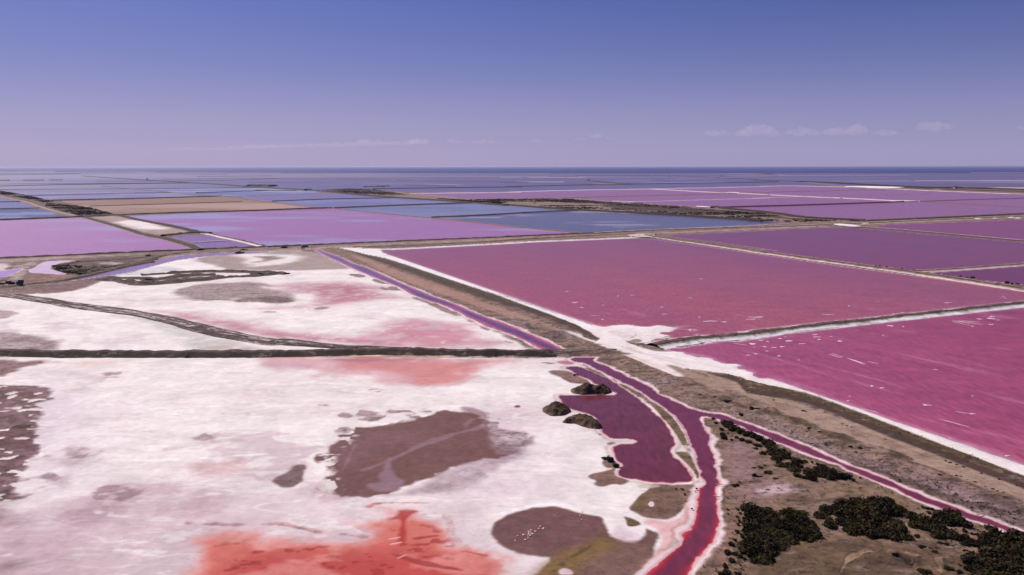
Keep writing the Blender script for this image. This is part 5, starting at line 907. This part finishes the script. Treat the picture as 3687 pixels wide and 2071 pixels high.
# low scrub speckle over the rough soil
cand = np.nonzero((T > .55) & (SD < -2) & (Y < 620) & (np.abs(X/Y) < .68))[0]
wt = (1/Y[cand]**0)*(.2+np.clip(wy[cand]+.3*ws[cand], 0, 1)); wt /= wt.sum()
pick = RS.choice(cand, 7000, p=wt)
M_TUFT = leaf_mat('low_scrub', (44, 34, 22), (104, 86, 48))
scatter('low_scrub', [(X[i]+RS.uniform(-1, 1), Y[i]+RS.uniform(-1, 1), RS.uniform(.16, .48)) for i in pick], TU, M_TUFT)
def area_pts(polys, n, seed, rr):
    r = np.random.RandomState(seed); out_ = []
    for s_ in polys:
        P = ground(px(s_)); x0, y0 = P.min(0); x1, y1 = P.max(0); q = np.column_stack([r.uniform(x0, x1, 40000), r.uniform(y0, y1, 40000)])
        idx, d_ = sdf(P, q[:, 0], q[:, 1], 1); ok = idx[d_ > 1]; ok = ok[fbm(q[ok, 0]*.6, q[ok, 1]*1.2, 45, 3, seed) > -.12][:n]
        out_ += [(q[i, 0], q[i, 1], r.uniform(*rr)) for i in ok]
    return out_
scatter('far_scrub', area_pts(['U1 560,325 900,308 1150,315 1300,342 1480,365 1300,372 1000,362 700,338', 'U1 2000,410 2576,402 U2 300,402 620,402 900,425 1300,452 1800,480 1700,495 1300,480 900,455 500,435 0,430 U1 2300,432',
    'U2 300,440 900,470 1800,500 2300,530 2576,550 U3 300,580 500,595 900,608 400,625 0,590 U2 2200,588 1500,548 900,515 400,490', 'U1 1600,392 2000,425 2400,462 2576,472 U2 400,490 0,450 U1 2400,440 1900,410'], 1500, 3, (1.2, 3.2))
    + area_pts(['M0 965,378 1100,352 1310,335 1600,312 1800,298 2200,298 2576,318 M1 340,335 200,345 0,345 M0 2300,356 1900,392 1500,425 1300,430 1150,408'], 1500, 11, (.35, 1.0))
    + area_pts(['U0 430,440 820,482 1080,546 1000,562 760,566 600,525 420,470', 'U0 0,328 200,360 500,425 430,442 200,395 0,362'], 1300, 5, (1.2, 2.8))
    + area_pts(['M0 470,262 700,215 1000,200 1400,165 1700,130 1430,200 1250,235 1000,280 750,340 600,325 500,295'], 900, 7, (.5, 1.4)), TU, M_SHRUB)
# brush and bushes out along the road and dykes
ind0 = len(shr); far_b = []
for t, lst, lab, me_, grp in (('N1', [(370, 340, 95)], 'heap of dry orange brush on the brown bank left of the ditch heads', DRY, None),
                         ('N1', [(1290, 290, 95)], 'dark tangled heap of brush in the middle of the bank', SH, None), ('N1', [(1770, 270, 100)], 'dark tangled brush heap nearest the head of the canal', SH, None),
                         ('N1', [(230, 410, 95), (330, 405, 60)], 'low dark heap on the bank below the orange brush', SH, 'low heaps below the orange brush'), ('N1', [(60, 285, 60), (160, 278, 60)], 'dark bush on the crest of the pond dyke above the orange brush', SH, 'bushes on the pond dyke'),
                         ('M0', [(1370, 165, 30)], 'dark bush standing at the right tip of the vegetated tongue', SH, None), ('M0', [(440, 412, 22)], 'small dark bush on the track right of the parked machine', SH, None),
                         ('U2', [(1240, 452, 30), (1280, 447, 35), (1310, 455, 30), (1600, 490, 25), (1640, 492, 20)], 'dark bush rising above the scrub of the long middle causeway', SH, 'bushes on the long causeway')):
    for x, y, r in lst:
        p0 = ground(px('%s %f,%f' % (t, x-r, y)))[0]; p1 = ground(px('%s %f,%f' % (t, x+r, y)))[0]
        rr = abs(p1[0]-p0[0])/2
        o = bpy.data.objects.new('shrub', me_[0]); COL.objects.link(o); o.location = (*(p0+p1)/2, .5); o.scale = (rr, min(rr, 6), min(rr*.8, 3.5)); tag(o, lab, 'shrub', grp)
# bushes spaced along the thin dyke on the right
q = px('R3 270,262 345,262 455,285 690,305 1240,392 1590,432 1690,441 1780,455 2320,538 2390,545 2470,552')
for i, (x, y) in enumerate(ground(q)):
    o = bpy.data.objects.new('shrub', SH[i % 6]); COL.objects.link(o); o.location = (x, y, .9); r = [1.3, 1.0, 1.2, 1.1, 1.1, 1.2, 1.0, 1.9, 2.0, 1.6, 1.6][i]; o.scale = (r, r, r*1.1)
    tag(o, 'dark bush on the far edge of the long dyke between the two purple ponds', 'shrub', 'bushes spaced along the long dyke')

# ------------------------------------------------------------------ floating salt crusts
M_SALT = plain('salt_crust', (226, 190, 206), .8, .08)
def crust(t, x, y, rx, ry, seed, label, grp):
    c = ground(px('%s %f,%f' % (t, x, y)))[0]; a = ground(px('%s %f,%f' % (t, x-rx, y)))[0]; b = ground(px('%s %f,%f' % (t, x+rx, y)))[0]
    e = ground(px('%s %f,%f' % (t, x, y-ry)))[0]; f = ground(px('%s %f,%f' % (t, x, y+ry)))[0]
    A = abs(b[0]-a[0])/2*.85; B = abs(e[1]-f[1])/2*.75; r = np.random.RandomState(seed); n_ = 26; V = [(0, 0, .16)]; rings = []
    ph = r.uniform(0, 6.28, 4)
    for z, k in ((.15, .55), (.10, .9), (.0, 1.0), (-.1, 1.02)):
        for j in range(n_):
            th = 2*math.pi*j/n_; w = 1+.22*math.sin(2*th+ph[0])+.18*math.sin(3*th+ph[1])+.12*math.sin(5*th+ph[2])+.1*math.sin(9*th+ph[3])
            V.append((A*k*w*math.cos(th), B*k*w*math.sin(th), z))
    Fs = [(0, 1+j, 1+(j+1) % n_, 0) for j in range(n_)]
    me_f = [[0, 1+j, 1+(j+1) % n_] for j in range(n_)]
    for q_ in range(3):
        for j in range(n_):
            a0 = 1+q_*n_+j; a1 = 1+q_*n_+(j+1) % n_; me_f.append([a0, a0+n_, a1+n_, a1])
    me = bpy.data.meshes.new('salt_crust'); me.from_pydata(V, [], me_f); me.materials.append(M_SALT)
    o = bpy.data.objects.new('salt_crust', me); COL.objects.link(o); o.location = (*c, .0); tag(o, label, 'salt crust', grp)
CR = [(640,888,36,4),(655,912,36,5),(680,935,18,5),(790,908,18,3),(870,950,30,6),(400,948,46,6),(315,926,30,4),(140,943,34,4),(200,955,15,5),(60,975,42,8),(170,1002,20,6),(262,1010,25,5),(335,1002,26,6),(195,1043,15,4),(88,1068,15,6),(18,1080,20,5),(305,1088,22,5),(1340,808,28,7),(1457,815,12,4),(2270,740,42,7),(2165,745,24,5),(2280,722,32,4),(2275,795,20,5),(2100,815,14,3),(2340,755,22,3),(490,1126,14,3),(520,974,36,4),(1272,895,12,3),(365,912,12,3),(75,1008,12,3)]
for i, (x, y, a, b) in enumerate(CR): crust('M3', x, y, a, b, 500+i, 'white salt crust patch on the magenta pond below the dyke', 'salt crust patches below the dyke')
for i, (x, y, a, b) in enumerate([(850,170,15,5),(918,183,20,4),(700,240,10,3),(690,270,14,3),(1225,300,28,5),(1530,358,26,4),(1378,525,8,3),(1530,238,8,3),(1280,60,16,3)]): crust('L3', x, y, a, b, 560+i, 'small white salt patch out on the open magenta pond', 'salt patches on the open magenta pond')
crust('L3', 1765, 642, 20, 6, 571, 'lone white salt patch near the white bank at the right edge', None)
for i, (x, y, a, b) in enumerate([(955,624,15,3),(1228,580,9,2),(2385,535,8,2),(2405,549,18,2),(765,705,55,3),(1450,688,20,4),(1395,696,45,3),(85,728,70,4),(75,747,16,4),(1870,594,40,3)]): crust('M3', x, y, a, b, 580+i, 'thin white salt patch on the dark pink pond behind the dyke', 'salt patches behind the dyke')
for i, (x, y, a, b) in enumerate([(625,490,16,3),(698,592,28,5),(960,618,9,3),(1098,532,12,3),(1230,525,22,2),(1865,372,12,3),(1765,548,16,3),(1505,635,20,3),(760,638,26,3),(955,748,18,3),(1530,700,26,3),(880,715,50,2),(1955,765,70,5),(2080,772,40,4),(2330,748,60,3),(2420,725,40,3),(1850,728,18,3)]): crust('M2', x, y, a, b, 600+i, 'small white salt patch on the big rose pond', 'salt patches on the rose pond')
def streaks(s, nm_label, n=5):
    p = ground(px(s))
    for i, (a, b) in enumerate(zip(p[0::2], p[1::2])):
        L = np.linalg.norm(b-a); ang = math.atan2(b[1]-a[1], b[0]-a[0]); r = np.random.RandomState(700+i); w = .35+.5*r.rand(); n_ = 14
        V = []; 
        for j in range(n_+1):
            t = j/n_; ww = w*(math.sin(math.pi*min(t*1.5, 1)*.5+.0001))*(1-t)**.6*(1+.3*r.randn()); x_ = L*(t-.5); V += [(x_, -abs(ww), .0), (x_, 0, .07), (x_, abs(ww), .0)]
        Fs = []
        for j in range(n_): k = 3*j; Fs += [(k, k+3, k+4, k+1), (k+1, k+4, k+5, k+2)]
        me = bpy.data.meshes.new('salt_streak'); me.from_pydata(V, [], Fs); me.materials.append(M_SALT)
        o = bpy.data.objects.new('salt_streak', me); COL.objects.link(o); o.location = (*(a+b)/2, .01); o.rotation_euler = (0, 0, ang); tag(o, nm_label, 'salt streak', nm_label)
streaks('M3 1895,758 2215,790 1900,764 2200,800 1905,770 2120,812 1930,758 2180,772 1990,760 2120,768 1900,755 2080,785', 'white salt streak of the fan blown from the dyke at the right')
streaks('M3 890,1108 760,1068 910,1100 790,1062 1100,1168 950,1112 1110,1162 930,1105 1230,1160 1120,1135', 'long white salt streak in the middle of the magenta pond')
streaks('L3 1520,450 1300,390 900,350 750,315 1560,362 1400,340 1230,300 1190,290', 'thin salt streak low on the magenta pond near the white bank')
streaks('G 1220,545 730,475 1200,540 900,500', 'salt streak trailing from the sluice in the dyke')
# pale lumps on the mud
ics = []
for x, y, r in [(838,480,13),(808,530,12),(905,530,20),(650,560,12),(600,590,14),(635,588,10),(735,590,15),(605,620,12),(600,650,15),(655,630,13),(680,640,12),(628,675,16),(585,690,9),(590,730,11),(530,762,16),(488,660,15),(362,685,12),(315,775,10),(322,790,8),(1190,205,7),(1665,255,10),(1690,345,9),(1710,175,10)]: ics.append((x, y, r))
M_LUMP = plain('salt_lump', (246, 214, 204), .8, .05)
rr_ = np.random.RandomState(5); lv = []
import bmesh
bm = bmesh.new(); bmesh.ops.create_icosphere(bm, subdivisions=2, radius=1)
for v in bm.verts: v.co *= 1+rr_.uniform(-.22, .22); v.co.z *= .55
lump = bpy.data.meshes.new('salt_lump'); bm.to_mesh(lump); bm.free(); lump.materials.append(M_LUMP)
for i, (x, y, r) in enumerate(ics):
    c = ground(px('B0 %f,%f' % (x, y)))[0]; o = bpy.data.objects.new('salt_lump', lump); COL.objects.link(o); R_ = r/5.765*.083
    o.location = (*c, .62); o.scale = (R_*1.3, R_*1.3, R_*1.3); o.rotation_euler = (0, 0, i*1.3)
    tag(o, 'pale pinkish salt lump in the scatter on the brown mud patch' if i < 19 else 'tiny pale lump on the upper part of the brown mud patch', 'salt lump', 'salt lumps on the brown mud' if i < 19 else 'tiny pale lumps')

def relabel(base_, fmt):
    obs = [o for o in COL.objects if o.get('label') == base_]
    if len(obs) < 2: return
    P_w = where([(o.location.x, o.location.y, 0) for o in obs]); szs = [max(o.dimensions.x, .01) if o.type == 'MESH' else 1 for o in obs]
    for k in range(len(obs)):
        rk = sorted(szs).index(szs[k])/len(szs); a = 'wide' if rk > .66 else 'tiny' if rk < .33 else 'mid-sized'
        obs[k]['label'] = ' '.join((fmt % (a, P_w[k][1], P_w[k][0])).split()[:16])
# ------------------------------------------------------------------ built things
def bmobj(name, mat, parent=None, loc=(0, 0, 0)):
    me = bpy.data.meshes.new(name); me.materials.append(mat); o = bpy.data.objects.new(name, me); COL.objects.link(o); o.parent = parent; o.location = loc; return o
def box(bm, c, s, rot=None, bev=0):
    m = Matrix.Translation(c) @ (rot or Matrix.Identity(4)) @ Matrix.Diagonal((*s, 1)); r = bmesh.ops.create_cube(bm, size=1, matrix=m)
    return r['verts']
def beam(bm, a, b, w, h):
    a = Vector(a); b = Vector(b); d = b-a; q = d.to_track_quat('X', 'Z').to_matrix().to_4x4(); box(bm, (a+b)/2, (d.length, w, h), q)
def cyl(bm, a, b, r1, r2=None, n=12):
    a = Vector(a); b = Vector(b); d = b-a; q = d.to_track_quat('Z', 'Y').to_matrix().to_4x4()
    bmesh.ops.create_cone(bm, cap_ends=True, segments=n, radius1=r1, radius2=r1 if r2 is None else r2, depth=d.length, matrix=Matrix.Translation((a+b)/2) @ q)
def part(name, mat, parent, fn, bev=0):
    bm = bmesh.new(); fn(bm)
    if bev: bmesh.ops.bevel(bm, geom=bm.edges[:], offset=bev, segments=2, affect='EDGES')
    o = bmobj(name, mat, parent); bm.to_mesh(o.data); bm.free(); return o
def empty(name, loc, rz, label, cat, group=None):
    o = bpy.data.objects.new(name, None); COL.objects.link(o); o.location = loc; o.rotation_euler = (0, 0, rz); return tag(o, label, cat, group)
M_BLK = plain('dark_steel', (34, 30, 34), .6); M_BLUE = plain('blue_paint', (40, 56, 104), .45, .12); M_RED = plain('red_paint', (128, 38, 36), .5); M_TYRE = plain('rubber', (26, 24, 26), .9)
M_GLASS = plain('dark_glass', (40, 44, 54), .15, .05); M_WALL = plain('pink_plaster', (206, 168, 158), .9, .08); M_ROOF = plain('brown_roof', (120, 84, 76), .9, .2); M_WHT = plain('white_plaster', (226, 216, 216), .9, .06)
M_CON = plain('weathered_concrete', (120, 104, 98), .9, .2); M_WOOD = plain('bleached_wood', (206, 180, 168), .9, .15); M_BARK = plain('bark', (60, 46, 38), .9)
c = ground(px('X 40,1031'))[0]
mc = empty('salt_harvester', (c[0], c[1], 1.3), .08, 'dark low harvesting machine with blue cab and arched boom parked at the left edge', 'machine')
part('chassis', M_BLK, mc, lambda b: (box(b, (-1, 0, .95), (17, 1.9, .5)), box(b, (-1, 0, 1.35), (16, .9, .35)), box(b, (-8.5, 0, 1.2), (2.2, 2.4, 1.0))), .06)
part('engine_housing', plain('green_black_paint', (28, 38, 32), .5), mc, lambda b: box(b, (-1.6, 0, 2.1), (3.4, 1.9, 1.7)), .12)
part('hopper', M_RED, mc, lambda b: (box(b, (1.4, 0, 1.75), (1.6, 1.7, 1.0)),), .1)
cabo = part('cab', M_BLUE, mc, lambda b: (box(b, (7.4, 0, 2.35), (3.4, 2.3, 2.6)), box(b, (5.1, 0, 1.7), (1.4, 2.1, 1.2))), .15)
for yy in (-1.17, 1.17):
    part('window', M_GLASS, cabo, lambda b: box(b, (7.5, yy, 2.9), (1.7, .06, .9)), .02)
part('windscreen', M_GLASS, cabo, lambda b: box(b, (9.12, 0, 2.9), (.06, 1.8, 1.0)), .02)
part('boom', M_BLK, mc, lambda b: (beam(b, (-2.5, 0, 2.4), (-4.6, 0, 3.5), .4, .5), beam(b, (-4.6, 0, 3.5), (-6.8, 0, 3.2), .4, .5), beam(b, (-6.8, 0, 3.2), (-9.4, 0, 1.5), .35, .45)))
for x_ in (-7.6, -5.2, -.6, 1.6, 5.4, 7.9):
    for y_ in (-1.15, 1.15):
        w_ = part('wheel', M_TYRE, mc, lambda b: cyl(b, (x_, y_-.25, .62), (x_, y_+.25, .62), .62, None, 16))
        part('rim', M_CON, w_, lambda b: cyl(b, (x_, y_-.27, .62), (x_, y_+.27, .62), .28, None, 10))
def sluice(p, rz, sc, label, z=.2):
    c = ground(px(p))[0]; s_ = empty('sluice_gate', (c[0], c[1], z), rz, label, 'sluice'); s_.scale = (sc, sc, sc)
    for x_ in (-.95, .95): part('wing_wall', M_CON, s_, lambda b: box(b, (x_, -.3, .1), (.22, 1.8, 1.3)), .03)
    part('gate_leaf', M_BLK, s_, lambda b: box(b, (0, .1, .05), (1.66, .08, 1.15)), .01)
    fr = part('lifting_frame', M_BLK, s_, lambda b: (box(b, (-.7, .1, 1.15), (.1, .12, 1.1)), box(b, (.7, .1, 1.15), (.1, .12, 1.1)), box(b, (0, .1, 1.72), (1.6, .14, .12))))
    part('spindle', M_CON, fr, lambda b: cyl(b, (0, .1, .6), (0, .1, 2.0), .04, None, 8))
    part('slab', M_CON, s_, lambda b: box(b, (0, 1.1, .72), (2.3, 1.6, .18)), .02)
sluice('G 850,318', .25, 1.0, 'small dark sluice gate set in the dyke between rose and magenta ponds')
sluice('R3 2165,570', -.4, 1.25, 'dark sluice gate in the long dyke near the right edge')
sluice('U1 490,868', .05, 1.6, 'dark sluice where the canal begins under the bank', .2)
def house(p, w, d, h, rh, rz, mw, mr, label, nwin=3, name='house'):
    c = ground(px(p))[0]; e = empty(name, (c[0], c[1], 1.0), rz, label, 'building')
    part('wall', mw, e, lambda b: box(b, (0, 0, h/2), (w, d, h)))
    def rf(b):
        vs = [b.verts.new(v) for v in [(-w/2-.4, -d/2-.5, h-.1), (w/2+.4, -d/2-.5, h-.1), (w/2+.4, d/2+.5, h-.1), (-w/2-.4, d/2+.5, h-.1), (-w/2-.4, 0, h+rh), (w/2+.4, 0, h+rh)]]
        for f in ((0, 1, 5, 4), (3, 4, 5, 2), (0, 4, 3), (1, 2, 5), (0, 3, 2, 1)): b.faces.new([vs[i] for i in f])
    r_ = part('roof', mr, e, rf); part('chimney', mw, r_, lambda b: box(b, (w*.3, 0, h+rh+.3), (.7, .7, 1.6)))
    part('door', M_BARK, e, lambda b: box(b, (0, -d/2-.03, 1.1), (1.3, .1, 2.2)))
    for i in range(nwin):
        x_ = -w/2+w*(i+.5)/nwin
        if abs(x_) < 1.2: continue
        wf = part('window', M_WHT, e, lambda b: box(b, (x_, -d/2-.04, h*.6), (1.5, .1, 1.5))); part('pane', M_GLASS, wf, lambda b: box(b, (x_, -d/2-.1, h*.6), (1.2, .06, 1.2)))
    return e
house('H3 1705,212', 15, 9, 5, 4, .1, M_WALL, M_ROOF, 'pinkish gabled house among dark trees on the far causeway at right')
house('H0 1516,166', 7, 6, 8, 3, .3, plain('grey_plaster', (112, 100, 124), .9), M_ROOF, 'tall narrow grey hut beside the far diagonal dyke at left', 2)
house('H2 1742,132', 17, 9, 6, 3, 0, M_WHT, M_ROOF, 'white building far off on the shoreline dyke, the larger of two', 3)
house('H2 1570,132', 11, 8, 4, 2, 0, M_WHT, M_WALL, 'small white building far off on the shoreline dyke, left of the larger', 2)
def tree(p, h, label, seed, z=1.0):
    c = ground(px(p))[0]; e = empty('tree', (c[0], c[1], z), seed, label, 'tree')
    part('trunk', M_BARK, e, lambda b: (cyl(b, (0, 0, 0), (0, 0, h*.5), h*.05, h*.03, 8), cyl(b, (0, 0, h*.3), (h*.2, 0, h*.6), h*.025, h*.012, 6), cyl(b, (0, 0, h*.35), (-h*.18, .1, h*.62), h*.025, h*.012, 6)))
    cr = bpy.data.objects.new('crown', SH[seed % 6]); COL.objects.link(cr); cr.parent = e; cr.location = (0, 0, h*.25); cr.scale = (h*.5, h*.5, h*.72)
for i, (x, y, h_) in enumerate([(1580, 212, 9), (1760, 212, 8), (1610, 214, 7), (1490, 220, 5)]):
    tree('H3 %d,%d' % (x, y), h_, ['dark round tree left of the far pinkish house', 'dark tree touching the right side of the far pinkish house', 'lower tree between the round tree and the far pinkish house', 'small low tree farthest left of the far pinkish house'][i], i)
def heap(p, w, h, label, mat, seed, nm='salt_heap', z=0):
    c = ground(px(p))[0]; r = np.random.RandomState(seed); V = [(0, 0, h)]; n_ = 16
    for k, zz in ((.25, .9), (.55, .55), (.85, .15), (1.0, 0)):
        for j in range(n_):
            a = 2*math.pi*j/n_; q = k*w/2*(1+r.uniform(-.12, .12)); V.append((q*math.cos(a), q*.8*math.sin(a), h*zz*(1+r.uniform(-.12, .12))))
    Fs = [[0, 1+j, 1+(j+1) % n_] for j in range(n_)]
    for q in range(3):
        for j in range(n_): a0 = 1+q*n_+j; a1 = 1+q*n_+(j+1) % n_; Fs.append([a0, a0+n_, a1+n_, a1])
    me = bpy.data.meshes.new(nm); me.from_pydata(V, [], Fs); me.materials.append(mat); o = bpy.data.objects.new(nm, me); COL.objects.link(o); o.location = (*c, z); tag(o, label, 'heap')
M_SAND = plain('pale_sand', (206, 172, 164), .9, .15, .3)
heap('H2 905,172', 24, 12, 'pale sandy heap at the bend of the far dyke in the lagoon', M_SAND, 3)
heap('H2 925,176', 14, 8, 'lower pale heap against the right side of the sandy heap', M_SAND, 4)
for i, (x, y, w, h_) in enumerate([(1225, 758, 7, 1.4), (1290, 755, 10, 1.9), (1340, 746, 14, 2.6), (1390, 748, 9, 2.2), (1405, 764, 9, 1.4), (1440, 742, 5, 2.2), (1330, 765, 8, 1.2)]):
    heap('U2 %d,%d' % (x, y), w, h_, ['low white heap at the left end of the row at the dyke junction', 'white rubble heap second from the left at the dyke junction', 'widest white heap in the middle of the dyke junction', 'white heap right of the widest one at the dyke junction', 'low heap on the pond side of the dyke junction', 'small pointed heap at the right end of the dyke junction', 'low white heap in front of the widest one at the dyke junction'][i], plain('rubble_white', (222, 196, 194), .9, .2, .8), 20+i, 'rubble_heap', .3)
heap('U3 1115,640', 16, 2.6, 'low pinkish heap beside the road crossing on the right', M_SAND, 41, z=.5)
for i, (x, y, w) in enumerate([(2150, 592, 16), (2310, 587, 12), (2460, 580, 16), (2520, 586, 14)]): heap('U3 %d,%d' % (x, y), w, 1.8, ['white salt heap on the pond edge, farthest left of four along the right road', 'second white salt heap from the left along the right road', 'third white salt heap from the left along the right road', 'white salt heap nearest the right edge along the road'][i], M_WHT, 50+i, z=.2)
for i, (x, y, r) in enumerate([(1270, 325, 34), (1595, 300, 18), (1670, 297, 16), (1730, 292, 14), (1855, 280, 20), (1990, 272, 16), (2150, 262, 14), (2235, 255, 16), (1500, 312, 20), (1312, 380, 16)]):
    heap('R3 %d,%d' % (x, y), r*2/4.293*.235, .7, 'small white salt heap in the row at the foot of the tan dyke' if i else 'largest white salt heap at the foot of the tan dyke by its junction', M_WHT, 60+i, z=.05)
    bpy.context.view_layer.update()
for p_, h_, lab in (('K2 2397,556', .9, 'thin post standing on the white salt road, the left of two'), ('K2 2508,566', 1.0, 'thin post standing on the white salt road, the right of two')):
    c = ground(px(p_))[0]; o = part('post', M_BARK, None, lambda b: cyl(b, (0, 0, 0), (.06, 0, h_), .07, .05, 8)); o.location = (*c, .4); tag(o, lab, 'post')
for p_, lab in (('L3 1560,1052 1600,1040', 'pale plank lying across the edge of the branch channel'), ('S3 330,1152 455,1174', 'pale pole lying on the froth of the red channel bank'), ('S1 80,185 250,220', 'second pale pole farther down the red channel bank'), ('L3 432,582 460,575', 'short pale stake at the salt edge of the branch channel')):
    a, b_ = ground(px(p_)); L = np.linalg.norm(b_-a); o = part('driftwood_pole', M_WOOD, None, lambda b: cyl(b, (-L/2, 0, 0), (L/2, 0, .1), .14, .09, 8)); o.location = (*(a+b_)/2, .5); o.rotation_euler = (0, 0, math.atan2(b_[1]-a[1], b_[0]-a[0])); tag(o, lab, 'pole')
# wading bird in the canal
M_FEA = plain('white_feathers', (244, 238, 238), .7, .04)
c = ground(px('K2 358,163'))[0]
bd = empty('wading_bird', (c[0], c[1], 0), .6, 'white wading bird standing at the edge of the purple canal', 'bird')
def bird(b):
    def ell(c_, s_, rx=0): bmesh.ops.create_uvsphere(b, u_segments=12, v_segments=8, radius=1, matrix=Matrix.Translation(c_) @ Matrix.Rotation(rx, 4, 'Y') @ Matrix.Diagonal((*s_, 1)))
    ell((0, 0, .72), (.34, .15, .17), .25); cyl(b, (.24, 0, .8), (.36, 0, 1.0), .07, .05, 10); cyl(b, (.36, 0, .98), (.32, 0, 1.2), .05, .035, 10); cyl(b, (.32, 0, 1.18), (.42, 0, 1.3), .035, .035, 10); ell((.46, 0, 1.31), (.09, .045, .045)); cyl(b, (-.28, 0, .68), (-.52, 0, .56), .1, .03, 8)
part('body', M_FEA, bd, bird); part('bill', M_RED, bd, lambda b: cyl(b, (.54, 0, 1.31), (.7, 0, 1.25), .025, .006, 8))
for y_ in (-.06, .06): part('leg', M_RED, bd, lambda b: (cyl(b, (0, y_, 0), (.03, y_, .3), .014, .014, 6), cyl(b, (.03, y_, .3), (0, y_, .64), .014, .02, 6)))

# ------------------------------------------------------------------ clouds low over the horizon
cm = bpy.data.materials.new('thin_cloud'); cm.use_nodes = True; ct = cm.node_tree; ct.nodes.clear()
co = N(ct, 'ShaderNodeOutputMaterial'); cv = N(ct, 'ShaderNodeVolumePrincipled'); cv.inputs['Density'].default_value = .00055; cv.inputs['Color'].default_value = (1, .86, .95, 1); cv.inputs['Anisotropy'].default_value = .3
ct.links.new(cv.outputs[0], co.inputs['Volume'])
def cloud(x, y, w, h, seed, label, grp=None):
    """x,y,w,h in overview pixels; built as a lumpy body of mist 45 km out"""
    Dk = 45000.0; sx, sy = x*1.4313, y*1.4313; v = RM @ Vector(((sx-W_/2)/F, -(sy-H_/2)/F, -1)); t = Dk/v.y
    wx_, wz = w*1.4313/F*Dk/2, h*1.4313/F*Dk/2
    bm = bmesh.new(); bmesh.ops.create_icosphere(bm, subdivisions=5, radius=1)
    from mathutils import noise
    for vv in bm.verts:
        q = Vector((vv.co.x*wx_, vv.co.y*wz*1.2, vv.co.z*wz)); s_ = Vector((seed*9.1, 0, 0))
        n_ = noise.fractal(q/(wz*1.6)+s_, .9, 2.1, 5); k = 1+.85*n_
        vv.co = Vector((vv.co.x*wx_*(1+.12*n_), vv.co.y*wz*1.2*k, (vv.co.z if vv.co.z > 0 else vv.co.z*.45)*wz*k))
    me = bpy.data.meshes.new('cloud'); bm.to_mesh(me); bm.free(); me.materials.append(cm)
    for p_ in me.polygons: p_.use_smooth = True
    o = bpy.data.objects.new('cloud', me); COL.objects.link(o); o.location = (v.x*t, Dk, H+v.z*t); tag(o, label, 'cloud', grp)
SB_ = 'puffs of the long thin cloud bank'
for i, (x, y, w, h) in enumerate([(480, 375, 130, 8), (580, 374, 110, 10), (660, 370, 110, 14), (740, 369, 110, 11), (830, 366, 120, 14), (930, 362, 130, 18), (1010, 361, 90, 16), (1055, 358, 60, 20)]):
    cloud(x, y, w, h, i, 'thin pale puff in the long flat cloud bank left of centre', SB_)
for i, (x, y, w, h, lab) in enumerate([(1147, 357, 50, 14, 'small cloud puff just right of the long bank'), (1220, 358, 90, 13, 'flat small cloud, second right of the long bank'), (1352, 356, 50, 9, 'faint tiny cloud in the middle over the horizon'),
                                  (1460, 351, 45, 9, 'faint wisp left of the small central cloud'), (1500, 344, 34, 16, 'small bright cloud right of centre over the horizon'), (1535, 348, 26, 9, 'wisp touching the small central cloud on its right'), (1805, 338, 70, 20, 'soft cloud at the left end of the right-hand group'),
                                  (1900, 337, 120, 32, 'largest cloud of the right-hand group'), (2020, 336, 90, 24, 'faint wide cloud between the largest and the peaked one'), (2125, 332, 110, 34, 'peaked cloud in the right-hand group'), (2230, 336, 70, 20, 'faint cloud right of the peaked one'), (2350, 323, 100, 26, 'separate oval cloud high at far right'), (2570, 324, 30, 18, 'cloud cut by the right edge of the photo')]):
    cloud(x, y, w, h, 20+i, lab)

bpy.context.view_layer.update()
relabel('white salt crust patch on the magenta pond below the dyke', '%s white salt crust, %s row and %s, on the magenta pond below the dyke')
relabel('small white salt patch out on the open magenta pond', '%s white salt patch, %s row and %s, out on the open magenta pond')
relabel('thin white salt patch on the dark pink pond behind the dyke', '%s thin salt patch, %s row and %s, on the pond behind the dyke')
relabel('small white salt patch on the big rose pond', '%s white salt patch, %s row and %s, on the big rose pond')
relabel('small white salt heap in the row at the foot of the tan dyke', '%s white salt heap, %s row and %s, at the foot of the tan dyke')
relabel('dark bush on the far edge of the long dyke between the two purple ponds', '%s bush, %s row and %s, on the long dyke between purple ponds')
relabel('pale pinkish salt lump in the scatter on the brown mud patch', '%s pale salt lump, %s row and %s, in the scatter on brown mud')
relabel('thin pale puff in the long flat cloud bank left of centre', '%s thin puff, %s and %s, of the long flat cloud bank')
relabel('thin salt streak low on the magenta pond near the white bank', '%s thin salt streak, %s and %s, low on the magenta pond')
relabel('white salt streak of the fan blown from the dyke at the right', '%s salt streak, %s and %s, of the fan blown from the dyke')

byl = defaultdict(list)
for o in COL.objects:
    if o.parent is None and o.get('label'): byl[o['label']].append(o)
WD = ['leftmost', 'second', 'third', 'fourth', 'fifth', 'sixth', 'seventh', 'eighth', 'ninth', 'tenth']
for l_, obs in byl.items():
    if 1 < len(obs) <= 10:
        obs.sort(key=lambda o: o.location.x/max(o.location.y, 1))
        for k, o in enumerate(obs): o['label'] = ' '.join(((WD[k] if k < len(obs)-1 or k == 0 else 'rightmost')+' '+l_).split()[:16])
